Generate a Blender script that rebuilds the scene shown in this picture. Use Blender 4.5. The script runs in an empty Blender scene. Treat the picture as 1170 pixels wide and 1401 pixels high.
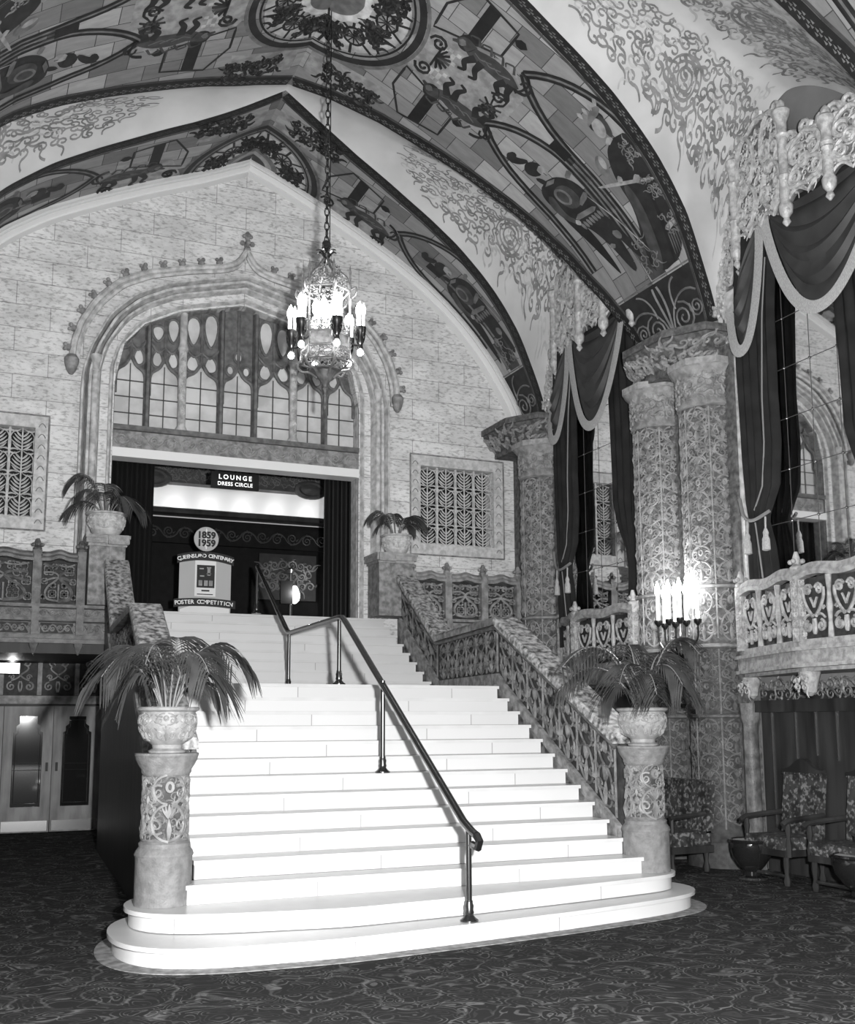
import bpy, math, random
import numpy as np
from mathutils import Matrix, Vector
PI = math.pi
rng = np.random.default_rng(7)
COL = bpy.context.scene.collection
SC = bpy.context.scene

# ------------------------------------------------------------------ helpers
def npx(*a): return np.array(a, dtype=float)

class MB:
    def __init__(s): s.v = []; s.f = []; s.n = 0
    def add(s, v, f):
        v = np.asarray(v, float).reshape(-1, 3); f = np.asarray(f, int) if not isinstance(f, list) else f
        if isinstance(f, list): s.f += [tuple(i + s.n for i in q) for q in f]
        else: s.f += (f + s.n).tolist()
        s.v.append(v); s.n += len(v); return s
    def box(s, x0, x1, y0, y1, z0, z1):
        v = [(x, y, z) for z in (z0, z1) for y in (y0, y1) for x in (x0, x1)]
        return s.add(v, [(0, 2, 3, 1), (4, 5, 7, 6), (0, 1, 5, 4), (2, 6, 7, 3), (0, 4, 6, 2), (1, 3, 7, 5)])
    def obox(s, o, ea, eb, ec):
        o, ea, eb, ec = map(lambda q: np.array(q, float), (o, ea, eb, ec))
        v = [o + ea * i + eb * j + ec * k for k in (0, 1) for j in (0, 1) for i in (0, 1)]
        return s.add(v, [(0, 2, 3, 1), (4, 5, 7, 6), (0, 1, 5, 4), (2, 6, 7, 3), (0, 4, 6, 2), (1, 3, 7, 5)])
    def grid(s, P, cu=False, cv=False):
        P = np.asarray(P, float); nu, nv = P.shape[:2]
        iu = np.arange(nu if cu else nu - 1); iv = np.arange(nv if cv else nv - 1)
        a, b = np.meshgrid(iu, iv, indexing='ij'); a2 = (a + 1) % nu; b2 = (b + 1) % nv
        f = np.stack([a * nv + b, a2 * nv + b, a2 * nv + b2, a * nv + b2], -1).reshape(-1, 4)
        return s.add(P.reshape(-1, 3), f)
    def tube(s, P, r, k=5, closed=False, flat=None):
        P = np.asarray(P, float); n = len(P)
        if n < 2: return s
        r = np.broadcast_to(np.asarray(r, float), (n,))
        if closed: T = np.roll(P, -1, 0) - np.roll(P, 1, 0)
        else: T = np.gradient(P, axis=0)
        T /= (np.linalg.norm(T, axis=1, keepdims=True) + 1e-12)
        ref = npx(0, 0, 1) if abs(T[0][2]) < .9 else npx(1, 0, 0)
        N = np.empty_like(P); u = np.cross(T[0], ref); u /= np.linalg.norm(u)
        for i in range(n):
            u = u - T[i] * (u @ T[i]); l = np.linalg.norm(u)
            if l < 1e-6: u = np.cross(T[i], npx(.3, .5, .8)); l = np.linalg.norm(u)
            u = u / l; N[i] = u
        B = np.cross(T, N); th = np.arange(k) * 2 * PI / k
        ring = P[:, None] + r[:, None, None] * (np.cos(th)[None, :, None] * N[:, None] + np.sin(th)[None, :, None] * B[:, None])
        base = s.n; s.grid(ring, cu=closed, cv=True)
        if not closed: s.f += [tuple(base + i for i in range(k))[::-1], tuple(base + (n - 1) * k + i for i in range(k))]
        return s
    def lathe(s, prof, cx=0, cy=0, n=24, z0=0, rf=None):
        prof = np.array(prof, float); th = np.arange(n) * 2 * PI / n
        P = np.empty((len(prof), n, 3))
        for i, (r, z) in enumerate(prof):
            rr = r if rf is None else r * rf(th, z)
            P[i, :, 0] = cx + rr * np.cos(th); P[i, :, 1] = cy + rr * np.sin(th); P[i, :, 2] = z0 + z
        base = s.n; s.grid(P, cv=True); m = len(prof)
        s.f += [tuple(base + i for i in range(n))[::-1], tuple(base + (m - 1) * n + i for i in range(n))]
        return s
    def prism(s, poly, z0, z1):
        n = len(poly); v = [(x, y, z0) for x, y in poly] + [(x, y, z1) for x, y in poly]
        f = [tuple(range(n))[::-1], tuple(range(n, 2 * n))] + [(i, (i + 1) % n, n + (i + 1) % n, n + i) for i in range(n)]
        return s.add(v, f)
    def prismS(s, poly, S, h0, h1):
        p = np.array(poly, float); n = len(p)
        v = np.concatenate([S(p[:, 0], p[:, 1], h0 + 0 * p[:, 0]), S(p[:, 0], p[:, 1], h1 + 0 * p[:, 0])])
        f = [tuple(range(n))[::-1], tuple(range(n, 2 * n))] + [(i, (i + 1) % n, n + (i + 1) % n, n + i) for i in range(n)]
        return s.add(v, f)
    def blob(s, c, rx, ry=None, rz=None, n=7, m=5):
        ry = rx if ry is None else ry; rz = rx if rz is None else rz
        ph = np.linspace(.12, PI - .12, m); th = np.arange(n) * 2 * PI / n
        P = np.empty((m, n, 3)); P[..., 0] = c[0] + rx * np.sin(ph)[:, None] * np.cos(th); P[..., 1] = c[1] + ry * np.sin(ph)[:, None] * np.sin(th)
        P[..., 2] = c[2] + rz * np.cos(ph)[:, None]
        base = s.n; s.grid(P, cv=True)
        s.f += [tuple(base + i for i in range(n)), tuple(base + (m - 1) * n + i for i in range(n))[::-1]]
        return s
    def orn(s, curves, S, h=0.0, k=4, rs=1.0):
        for pts, r in curves:
            pts = np.asarray(pts, float); P = S(pts[:, 0], pts[:, 1], h + 0 * pts[:, 0])
            s.tube(P, np.asarray(r) * rs, k)
        return s
    def ribbon(s, pts, wd, S, h):
        pts = np.asarray(pts, float); T = np.gradient(pts, axis=0); T /= np.linalg.norm(T, axis=1, keepdims=True) + 1e-9
        N = np.stack([-T[:, 1], T[:, 0]], 1) * np.broadcast_to(np.asarray(wd, float), (len(pts),))[:, None] / 2
        a = pts + N; b = pts - N; hh = h + 0 * a[:, 0]
        return s.grid(np.stack([S(a[:, 0], a[:, 1], hh), S(b[:, 0], b[:, 1], hh)], 1))
    def build(s, name, mat, parent=None, smooth=True, ang=38):
        me = bpy.data.meshes.new(name)
        V = np.concatenate(s.v) if s.v else np.zeros((0, 3))
        if parent is not None and parent.get('_org') is not None: V = V - np.array(parent['_org'])
        me.from_pydata(V.tolist(), [], s.f); me.materials.append(mat)
        if smooth:
            me.polygons.foreach_set('use_smooth', [True] * len(me.polygons))
            me.set_sharp_from_angle(angle=math.radians(ang))
        me.update()
        o = bpy.data.objects.new(name, me); COL.objects.link(o)
        if parent is not None:
            o.parent = parent
            if parent.get('_org') is not None: o['_org'] = list(parent['_org'])
        return o

def tag(o, label, cat, group=None):
    o['label'] = label; o['category'] = cat
    if group: o['group'] = group
    return o
def thing(name, label, cat, loc=(0, 0, 0), group=None):
    o = bpy.data.objects.new(name, None); o.empty_display_size = .1; COL.objects.link(o); o.location = loc
    o['_org'] = [float(q) for q in loc]
    return tag(o, label, cat, group)
def struct(o): o['kind'] = 'structure'; return o
def sroot(name, loc=(0, 0, 0)):
    o = bpy.data.objects.new(name, None); COL.objects.link(o); o.location = loc; o['_org'] = [float(q) for q in loc]; o['kind'] = 'structure'; return o
def kids(o): return [c for c in bpy.data.objects if c.parent == o]
def dup(root, loc, label=None, group=None):
    allc = {}
    for c in list(bpy.data.objects):
        if c.parent is not None: allc.setdefault(c.parent.name, []).append(c)
    r = root.copy(); COL.objects.link(r); r.location = loc
    if label: r['label'] = label
    if group: r['group'] = group
    for ch in allc.get(root.name, []):
        c = ch.copy(); COL.objects.link(c); c.parent = r
        for g in allc.get(ch.name, []):
            d = g.copy(); COL.objects.link(d); d.parent = c
    return r

# ------------------------------------------------------------------ materials
def mat(name, base, rough=.6, var=0, scale=8, dark=None, bump=0, bscale=40, metal=0, spec=.4, emit=0, det=5, stretch=(1, 1, 1)):
    m = bpy.data.materials.new(name); m.use_nodes = True; nt = m.node_tree; b = nt.nodes['Principled BSDF']; L = nt.links
    b.inputs['Roughness'].default_value = rough; b.inputs['Metallic'].default_value = metal
    b.inputs['Specular IOR Level'].default_value = spec; b.inputs['Base Color'].default_value = (base, base, base, 1)
    tc = nt.nodes.new('ShaderNodeTexCoord'); mp = nt.nodes.new('ShaderNodeMapping'); L.new(tc.outputs['Object'], mp.inputs['Vector'])
    mp.inputs['Scale'].default_value = stretch
    if var or dark is not None:
        no = nt.nodes.new('ShaderNodeTexNoise'); no.inputs['Scale'].default_value = scale; no.inputs['Detail'].default_value = det
        L.new(mp.outputs[0], no.inputs['Vector'])
        cr = nt.nodes.new('ShaderNodeValToRGB'); lo = base * (1 - var) if dark is None else dark; hi = min(1, base * (1 + var * .5))
        cr.color_ramp.elements[0].position = .36; cr.color_ramp.elements[1].position = .64
        cr.color_ramp.elements[0].color = (lo, lo, lo, 1); cr.color_ramp.elements[1].color = (hi, hi, hi, 1)
        L.new(no.outputs['Fac'], cr.inputs[0]); L.new(cr.outputs[0], b.inputs['Base Color'])
    if bump:
        n2 = nt.nodes.new('ShaderNodeTexNoise'); n2.inputs['Scale'].default_value = bscale; n2.inputs['Detail'].default_value = 3
        L.new(mp.outputs[0], n2.inputs['Vector'])
        bu = nt.nodes.new('ShaderNodeBump'); bu.inputs['Strength'].default_value = bump; bu.inputs['Distance'].default_value = .02
        L.new(n2.outputs['Fac'], bu.inputs['Height']); L.new(bu.outputs[0], b.inputs['Normal'])
    if emit:
        b.inputs['Emission Color'].default_value = (1, 1, 1, 1); b.inputs['Emission Strength'].default_value = emit
    m['_t'] = 1
    return m
def nodes(m): return m.node_tree.nodes, m.node_tree.links, m.node_tree.nodes['Principled BSDF']

M = {}
M['step'] = mat('white_marble', .58, .3, var=.07, scale=3, det=8, spec=.3)
def brickmat(name, axes, bw, bh, c1, c2, mortar, msize, rough=.7, speck=None, loc=(0, 0, 0), offset=.5, bias=0, spec=.3, grain=None):
    m = mat(name, c1, rough, spec=spec); n, L, b = nodes(m)
    tc = n.new('ShaderNodeTexCoord'); sp = n.new('ShaderNodeSeparateXYZ'); cb = n.new('ShaderNodeCombineXYZ')
    src = 'UV' if axes == 'UV' else 'Object'
    L.new(tc.outputs[src], sp.inputs[0])
    A = 'XY' if axes == 'UV' else axes
    L.new(sp.outputs[A[0]], cb.inputs[0]); L.new(sp.outputs[A[1]], cb.inputs[1])
    mp = n.new('ShaderNodeMapping'); L.new(cb.outputs[0], mp.inputs[0]); mp.inputs['Location'].default_value = loc
    br = n.new('ShaderNodeTexBrick'); L.new(mp.outputs[0], br.inputs['Vector'])
    br.inputs['Scale'].default_value = 1; br.inputs['Brick Width'].default_value = bw; br.inputs['Row Height'].default_value = bh
    br.inputs['Mortar Size'].default_value = msize; br.inputs['Bias'].default_value = bias; br.offset = offset
    for k, c in (('Color1', c1), ('Color2', c2), ('Mortar', mortar)): br.inputs[k].default_value = (c, c, c, 1)
    out = br.outputs['Color']
    if speck:
        for (sc, lo, hi, val, st) in speck:
            no = n.new('ShaderNodeTexNoise'); no.inputs['Scale'].default_value = sc; no.inputs['Detail'].default_value = 6; no.inputs['Roughness'].default_value = .65
            mp2 = n.new('ShaderNodeMapping'); mp2.inputs['Scale'].default_value = st; L.new(tc.outputs[src], mp2.inputs[0]); L.new(mp2.outputs[0], no.inputs['Vector'])
            cr = n.new('ShaderNodeValToRGB'); cr.color_ramp.elements[0].position = lo; cr.color_ramp.elements[1].position = hi
            cr.color_ramp.elements[0].color = (val, val, val, 1); cr.color_ramp.elements[1].color = (1, 1, 1, 1)
            L.new(no.outputs['Fac'], cr.inputs[0])
            mx = n.new('ShaderNodeMix'); mx.data_type = 'RGBA'; mx.blend_type = 'MULTIPLY'; mx.inputs['Factor'].default_value = 1
            L.new(out, mx.inputs[6]); L.new(cr.outputs[0], mx.inputs[7]); out = mx.outputs[2]
    L.new(out, b.inputs['Base Color'])
    return m
M['riser'] = brickmat('white_marble_riser', 'XZ', 1.9,   .155, .6, .57, .3, .005, .35, loc=(.4, .0, 0), offset=.35)
M['ashlar'] = brickmat('ashlar', 'XZ', .98, .36, .74, .68, .36, .006, .8, speck=[(3.2, .4, .6, .8, (.5, 1, 1.2)), (20, .36, .5, .55, (.55, 1, 1.5))])
M['paint_block'] = brickmat('painted_blocks', 'UV', .5, .34, .18, .48, .06, .006, .6, speck=[(2.5, .2, .8, .6, (1, 4, 1))], bias=-.1)
M['stone'] = mat('pale_stone', .3, .7, var=.3, scale=14, bump=.3, bscale=60)
M['stone2'] = mat('grey_stone', .24, .7, var=.45, scale=12, bump=.4, bscale=50)
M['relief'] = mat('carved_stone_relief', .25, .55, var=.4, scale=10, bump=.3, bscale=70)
M['relief_shade'] = mat('carved_stone_shade', .11, .8, var=.5, scale=14, bump=.6, bscale=45)  # recess shade put into the colour behind the carved relief
M['dark_relief'] = mat('dark_carving', .13, .45, var=.5, scale=9, bump=.3, bscale=70)
M['shade_ground'] = mat('shade_ground', .035, .7, var=.5, scale=12)  # dark colour stands in for shade behind reliefs and pierced panels
M['gilt'] = mat('gilded_plaster', .42, .35, var=.35, scale=16, bump=.4, bscale=50, spec=.7)
M['gilt_lo'] = mat('gilded_ground', .13, .5, var=.4, scale=20, bump=.7, bscale=40)  # gilding darkened so the hollows of the canopy carving look shaded
M['capmarble'] = mat('mottled_marble', .5, .3, dark=.05, scale=17, det=9, stretch=(1, 1, 1))
M['strmarble'] = mat('mottled_string_marble', .3, .35, dark=.04, scale=9, det=9)
M['urn'] = mat('pale_urn', .27, .55, var=.2, scale=14, bump=.2, bscale=50)
M['urn2'] = mat('pale_stone_urn', .5, .55, var=.25, scale=14, bump=.2, bscale=50)
M['white'] = mat('white_plaster', .72, .6)
M['velvet'] = mat('dark_velvet', .013, .8, var=.4, scale=4, spec=.25)
M['velvet2'] = mat('swag_velvet', .032, .6, var=.3, scale=4, spec=.4)
M['fringe'] = mat('fringe', .38, .8, var=.35, scale=40, stretch=(6, 6, 1))
M['cord'] = mat('cord', .18, .6)
M['brass'] = mat('dark_brass', .1, .25, metal=.9)
M['black'] = mat('black', .008, .5, spec=.2)
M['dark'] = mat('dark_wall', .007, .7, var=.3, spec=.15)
M['wood'] = mat('dark_wood', .03, .5, var=.5, scale=5, spec=.2, stretch=(1, 1, .15))
M['doorwood'] = mat('door_wood', .13, .45, var=.6, scale=6, spec=.3, stretch=(1, 1, .2))
M['stairside'] = mat('dark_stair_side', .03, .4, var=.6, scale=5, stretch=(2, 2, .3))
M['leaf'] = mat('palm_leaf', .055, .4, var=.4, scale=6, spec=.5)
M['leafhi'] = mat('palm_stem', .2, .5)
M['soil'] = mat('soil', .03, .9, bump=.6, bscale=60)
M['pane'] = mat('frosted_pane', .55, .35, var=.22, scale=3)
M['darkpane'] = mat('darker_pane', .3, .35, var=.3, scale=4)  # darker glass behind the upper tracery
M['mould'] = mat('moulded_stone', .5, .6, var=.35, scale=10, bump=.25, bscale=60)
M['tracery'] = mat('tracery_stone', .13, .6, var=.4, scale=10)
M['lead'] = mat('lead', .06, .6)
M['metal'] = mat('polished_metal', .25, .18, metal=.9)
M['lid'] = mat('ash_sand', .35, .8)
M['fabric_hi'] = mat('brocade_relief', .28, .6, var=.4, scale=12)
M['paper'] = mat('grey_board', .42, .6)
M['whitepaper'] = mat('white_paper', .75, .6)
M['lettering'] = mat('white_lettering', .8, .5)
M['litletter'] = mat('lit_lettering', .8, .5, emit=1.0)
M['ink'] = mat('dark_ink', .012, .6)
M['bulb'] = mat('glowing_bulb', 1, .5, emit=42)
M['candle'] = mat('glowing_candle', 1, .5, emit=3.0)
M['glowglass'] = mat('glowing_glass', 1, .5, emit=9)
M['signwhite'] = mat('lit_sign', .9, .5, emit=1.0)
M['glass'] = mat('dark_door_glass', .012, .045, spec=1)
M['dadorelief'] = mat('dado_relief', .12, .55, var=.4, scale=10, bump=.3, bscale=70)
M['dadoground'] = mat('dado_ground', .05, .7, var=.4, scale=14)  # darker than the dado relief, painting shade into the carving's hollows
M['newelstone'] = mat('newel_stone', .19, .6, var=.25, scale=14, bump=.3, bscale=60)
M['newelrelief'] = mat('newel_relief', .2, .5, var=.4, scale=12)
M['newelground'] = mat('newel_ground', .06, .7, var=.4, scale=16)  # shade between the newel scrolls, put into the ground colour
M['chgilt'] = mat('chandelier_gilt', .13, .4, var=.4, scale=30, spec=.7)
M['grillestone'] = mat('grille_stone', .52, .7, var=.25, scale=14, bump=.2, bscale=60)
M['balcstone'] = mat('balcony_stone', .33, .6, var=.35, scale=14, bump=.4, bscale=60)
M['groove_shade'] = mat('painted_groove_shade', .14, .8, var=.3)  # dark stone tone that paints shade lines along the arch mouldings
M['lunette'] = mat('plain_lunette', .16, .6, var=.15, scale=2)
M['cellpaint'] = mat('pale_vault', .5, .7, var=.12, scale=1.5)
M['stencil'] = mat('stencil_line', .2, .7, var=.35, scale=6)
M['stencil2'] = mat('stencil_soft', .4, .7, var=.2, scale=6)
for k, c in (('p0', .012), ('p1', .02), ('p2', .055), ('p3', .15), ('p4', .3), ('p5', .45), ('p6', .6)):
    M[k] = mat('paint_' + k, c, .6, var=.35, scale=7)
m = mat('mirror', .8, .02, metal=1.0); M['mirror'] = m

# carpet: scrolling floral weave in greys
m = mat('carpet', .05, .95, spec=.05); n, L, b = nodes(m)
tc = n.new('ShaderNodeTexCoord')
def mathn(op, a, bb=None, v=None):
    q = n.new('ShaderNodeMath'); q.operation = op
    if isinstance(a, (int, float)): q.inputs[0].default_value = a
    else: L.new(a, q.inputs[0])
    if bb is not None:
        if isinstance(bb, (int, float)): q.inputs[1].default_value = bb
        else: L.new(bb, q.inputs[1])
    return q.outputs[0]
def ramp(x, stops):
    cr = n.new('ShaderNodeValToRGB'); e = cr.color_ramp.elements
    while len(e) < len(stops): e.new(.5)
    for q, (p_, c) in zip(e, stops): q.position = p_; q.color = (c, c, c, 1)
    L.new(x, cr.inputs[0]); return cr.outputs[0]
warp = n.new('ShaderNodeTexNoise'); warp.inputs['Scale'].default_value = 2.2; warp.inputs['Detail'].default_value = 2; L.new(tc.outputs['Object'], warp.inputs['Vector'])
vm = n.new('ShaderNodeVectorMath'); vm.operation = 'MULTIPLY_ADD'; L.new(warp.outputs['Color'], vm.inputs[0]); vm.inputs[1].default_value = (.5, .5, 0); L.new(tc.outputs['Object'], vm.inputs[2])
v1 = n.new('ShaderNodeTexVoronoi'); v1.inputs['Scale'].default_value = 1.7; L.new(vm.outputs[0], v1.inputs['Vector'])
rings = mathn('SINE', mathn('MULTIPLY', v1.outputs['Distance'], 22))
big = ramp(rings, [(.86, 0), (.98, 1)])
v2 = n.new('ShaderNodeTexVoronoi'); v2.inputs['Scale'].default_value = 7.5; v2.feature = 'F1'; L.new(vm.outputs[0], v2.inputs['Vector'])
r2 = mathn('SINE', mathn('MULTIPLY', v2.outputs['Distance'], 26)); small = ramp(r2, [(.45, 0), (.75, 1)])
v3 = n.new('ShaderNodeTexNoise'); v3.inputs['Scale'].default_value = 5; v3.inputs['Detail'].default_value = 1; L.new(tc.outputs['Object'], v3.inputs['Vector'])
gate = ramp(v3.outputs['Fac'], [(.42, .25), (.6, 1)])
fine = n.new('ShaderNodeTexNoise'); fine.inputs['Scale'].default_value = 70; L.new(tc.outputs['Object'], fine.inputs['Vector'])
tot = mathn('ADD', mathn('MULTIPLY', big, .5), mathn('MULTIPLY', mathn('MULTIPLY', small, gate), .75))
tot = mathn('MULTIPLY', tot, mathn('ADD', fine.outputs['Fac'], .45))
col = ramp(tot, [(0, .027), (.4, .062), (1, .15)]); L.new(col, b.inputs['Base Color']); M['carpet'] = m
# brocade fabric
m = mat('brocade', .05, .6, spec=.3); n, L, b = nodes(m); tc = n.new('ShaderNodeTexCoord')
v1 = n.new('ShaderNodeTexVoronoi'); v1.inputs['Scale'].default_value = 5; v1.feature = 'DISTANCE_TO_EDGE'; L.new(tc.outputs['Object'], v1.inputs['Vector'])
no = n.new('ShaderNodeTexNoise'); no.inputs['Scale'].default_value = 22; no.inputs['Detail'].default_value = 4; L.new(tc.outputs['Object'], no.inputs['Vector'])
e1 = ramp(v1.outputs['Distance'], [(.05, 1), (.22, 0)]); e2 = ramp(no.outputs['Fac'], [(.5, 0), (.6, 1)])
col = ramp(mathn('ADD', mathn('MULTIPLY', e1, .3), mathn('MULTIPLY', e2, .7)), [(0, .018), (.4, .05), (1, .17)]); L.new(col, b.inputs['Base Color']); M['brocade'] = m

# ------------------------------------------------------------------ 2-D ornament
def spir(cx, cy, R, a0, turn=1.4, d=1, n=16, rin=.12):
    t = np.linspace(0, 1, n); th = a0 + d * turn * 2 * PI * t; r = R * (1 - (1 - rin) * t)
    return np.stack([cx + r * np.cos(th), cy + r * np.sin(th)], 1)
def bez(p0, p1, p2, p3=None, n=10):
    t = np.linspace(0, 1, n)[:, None]; p0, p1, p2 = map(np.array, (p0, p1, p2))
    if p3 is None: return (1 - t) ** 2 * p0 + 2 * t * (1 - t) * p1 + t ** 2 * p2
    p3 = np.array(p3); return (1 - t) ** 3 * p0 + 3 * t * (1 - t) ** 2 * p1 + 3 * t * t * (1 - t) * p2 + t ** 3 * p3
def mir(cs, ax=0): return cs + [(np.asarray(p) * (npx(-1, 1) if ax == 0 else npx(1, -1)), r) for p, r in cs]
def off(cs, dx, dy): return [(np.asarray(p) + npx(dx, dy), r) for p, r in cs]
def scl(cs, sx, sy, sr=1): return [(np.asarray(p) * npx(sx, sy), np.asarray(r) * sr) for p, r in cs]
def taper(n, r): return r * (1 - .75 * np.linspace(0, 1, n) ** 1.5)
def candel(w, h, r):
    """one symmetrical unit, x -w/2..w/2, y 0..h"""
    c = []
    c.append((spir(.27 * w, .24 * h, .2 * w, -2.4, 1.5, 1), taper(16, r * 1.1)))
    c.append((spir(.25 * w, .74 * h, .17 * w, 2.2, 1.4, -1), taper(16, r)))
    c.append((bez((0, 0), (.5 * w, .06 * h), (.46 * w, .5 * h), (.04 * w, .56 * h), 12), r))
    c.append((bez((.04 * w, .56 * h), (.42 * w, .6 * h), (.46 * w, .95 * h), (.06 * w, h), 10), r * .9))
    for a in (.0, .45, .9): c.append((bez((0, .36 * h), (.02 * w + .12 * w * a, .45 * h), (.16 * w * a, .56 * h - .05 * h * a), n=6), taper(6, r * 1.3)))
    for y in (.12, .42, .66, .9): c.append((bez((.36 * w, y * h), (.42 * w, (y + .02) * h), (.48 * w, (y + .07) * h), n=5), taper(5, r * 1.2)))
    c = mir(c)
    t = np.linspace(0, 2 * PI, 13); c.append((np.stack([.07 * w * np.cos(t), .82 * h + .07 * h * np.sin(t)], 1), r * 1.2))
    c.append((np.array([(0, .02 * h), (0, .18 * h), (0, .34 * h)]), npx(.6, 1.6, .4) * r * 1.4))
    return c
def rinceau(Ln, w, p, r):
    c = []; k = max(1, int(round(Ln / p))); p = Ln / k
    for i in range(k):
        s = 1 if i % 2 else -1; cx = (i + .5) * p
        c.append((spir(cx, s * -.06 * w, .36 * min(w, p), PI * .75 * s, 1.6, s), taper(16, r)))
        c.append((bez((i * p, -s * .1 * w), (cx - .2 * p, s * .55 * w), (cx + .2 * p, s * .45 * w), ((i + 1) * p, s * .1 * w), 9), r))
        for a in (.3, 1.2, 2.2): c.append((bez((cx + .3 * w * math.cos(a * s), .3 * w * math.sin(a * s)), (cx + .4 * w * math.cos(a * s + .2), .42 * w * math.sin(a * s + .2)), (cx + .5 * w * math.cos(a * s + .5), .46 * w * math.sin(a * s + .5)), n=5), taper(5, r * 1.2)))
    return c
def fill(w, h, cell, r, seed=1, mirror=False, inside=None, tail=1.0):
    g = np.random.default_rng(seed); c = []; W = w / 2 if mirror else w
    nx = max(1, int(round(W / cell))); ny = max(1, int(round(h / cell)))
    for i in range(nx):
        for j in range(ny):
            x = (i + .5 + g.uniform(-.2, .2)) * W / nx; y = (j + .5 + g.uniform(-.2, .2)) * h / ny
            if inside and not inside(x, y): continue
            R = cell * g.uniform(.36, .52); a = g.uniform(0, 6.28); d = g.choice([-1, 1])
            c.append((spir(x, y, R, a, g.uniform(1.1, 1.6), d, 13), taper(13, r)))
            x0, y0 = x + R * math.cos(a), y + R * math.sin(a); ta = a - d * PI / 2
            c.append((bez((x0, y0), (x0 + .4 * cell * tail * math.cos(ta), y0 + .4 * cell * tail * math.sin(ta)), (x0 + .8 * cell * tail * math.cos(ta + d * .9), y0 + .8 * cell * tail * math.sin(ta + d * .9)), n=6), taper(6, r)))
            for q in (1.5, 3.0):
                b_ = a + d * q; x1, y1 = x + R * .9 * math.cos(b_), y + R * .9 * math.sin(b_)
                c.append((bez((x1, y1), (x1 + .2 * cell * math.cos(b_), y1 + .2 * cell * math.sin(b_)), (x1 + .3 * cell * math.cos(b_ - d * .8), y1 + .3 * cell * math.sin(b_ - d * .8)), n=4), taper(4, r * 1.2)))
    if mirror: c = off(mir(c), w / 2, 0)
    return c
def S_plane(o, ea, eb, en):
    o, ea, eb, en = map(lambda q: np.array(q, float), (o, ea, eb, en))
    return lambda a, b, h: o + np.multiply.outer(a, ea) + np.multiply.outer(b, eb) + np.multiply.outer(h, en)
def S_cyl(cx, cy, r, z0, a0=0):
    def f(a, b, h):
        th = a0 + a / r; return np.stack([cx + (r + h) * np.cos(th), cy + (r + h) * np.sin(th), z0 + b], -1)
    return f

# ------------------------------------------------------------------ profile of the main vault
PR = np.array([(5.05, 6.66), (4.96, 7.05), (4.78, 7.43), (4.42, 7.99), (4.0, 8.5), (3.55, 8.93), (3.1, 9.28), (2.55, 9.63), (1.8, 10.04), (1.2, 10.34), (.5, 10.66), (0, 10.85)])
PL = np.array([(-5.05, 6.66), (-5.0, 7.05), (-4.85, 7.4), (-4.55, 7.95), (-4.15, 8.5), (-3.69, 8.99), (-3.11, 9.4), (-2.48, 9.73), (-1.61, 10.13), (-.81, 10.46), (0, 10.85)])
def smooth_path(P, n):
    P = np.asarray(P, float); d = np.r_[0, np.cumsum(np.linalg.norm(np.diff(P, axis=0), axis=1))]; t = np.linspace(0, d[-1], n)
    Q = np.stack([np.interp(t, d, P[:, k]) for k in range(P.shape[1])], 1)
    for _ in range(max(1, n // 22)): Q[1:-1] = (Q[:-2] + 2 * Q[1:-1] + Q[2:]) / 4
    return Q
NR = 71
QR = smooth_path(PR, NR); QL = smooth_path(PL, NR)
def arc(Q): return np.r_[0, np.cumsum(np.linalg.norm(np.diff(Q, axis=0), axis=1))]
SR, SL = arc(QR), arc(QL)
def vzx(x):
    xs = np.r_[QL[:, 0], QR[::-1][1:, 0]]; zs = np.r_[QL[:, 1], QR[::-1][1:, 1]]
    return np.interp(x, xs, zs)
def hw(x): return np.interp(np.abs(x), [0, .52, 1.23, 2.1, 3.0, 3.76, 4.27, 4.72, 5.05], [2.2, 2.0, 1.8, 1.66, 1.53, 1.38, 1.23, 1.0, .85])
def S_rib(yc, side):
    Q, Sx = (QR, SR) if side > 0 else (QL, SL)
    NX = np.gradient(Q, axis=0); NX /= np.linalg.norm(NX, axis=1, keepdims=True)
    def f(a, b, h):
        a = np.asarray(a, float)
        x = np.interp(a, Sx, Q[:, 0]); z = np.interp(a, Sx, Q[:, 1]); tx = np.interp(a, Sx, NX[:, 0]); tz = np.interp(a, Sx, NX[:, 1])
        # inward normal (towards the room)
        nx, nz = (-tz, tx) if side > 0 else (tz, -tx)
        return np.stack([x + h * nx, yc + np.asarray(b), z + h * nz], -1)
    return f
WX = 5.05; MX = 5.0; YF = 7.59; YC = [5.21, .65]; YR = [7.49, 2.93, -2.45]
def cell_y(yc, x):
    h = hw(x); x = np.abs(x)
    if yc > 2: return np.minimum(yc - .03, 2.93 + h), np.maximum(yc + .03, 7.49 - h), yc + 0 * x
    return -2.45 + h, 2.93 - h, .24 + .41 * x / 5.05
def cell_g(q): return np.where(q > 0, (1 - np.abs(q) ** 1.9) ** .8, (1 - np.abs(q) ** 1.5) ** .8)

# ------------------------------------------------------------------ setting: floor, walls, vault
struct(MB().box(-8, 8, -9.6, 12.2, -.1, 0).build('floor', M['carpet'], smooth=False))
kerb = sroot('trim_1')
k = [tuple(q) for q in smooth_path([(-2.2, 1.0), (-2.55, .8), (-2.75, .5), (-2.84, .15), (-2.86, -.24), (-2.78, -.62), (-2.55, -.89), (-2.11, -1.04), (-1.13, -1.08), (-.06, -.95), (.94, -.8), (1.94, -.6), (2.5, -.42), (2.76, -.18), (2.87, .1), (2.83, .45), (2.65, .74), (2.25, .95)], 70)]
MB().prism(k, 0.0, .006).build('border', M['stone2'], kerb, smooth=False)

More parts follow.
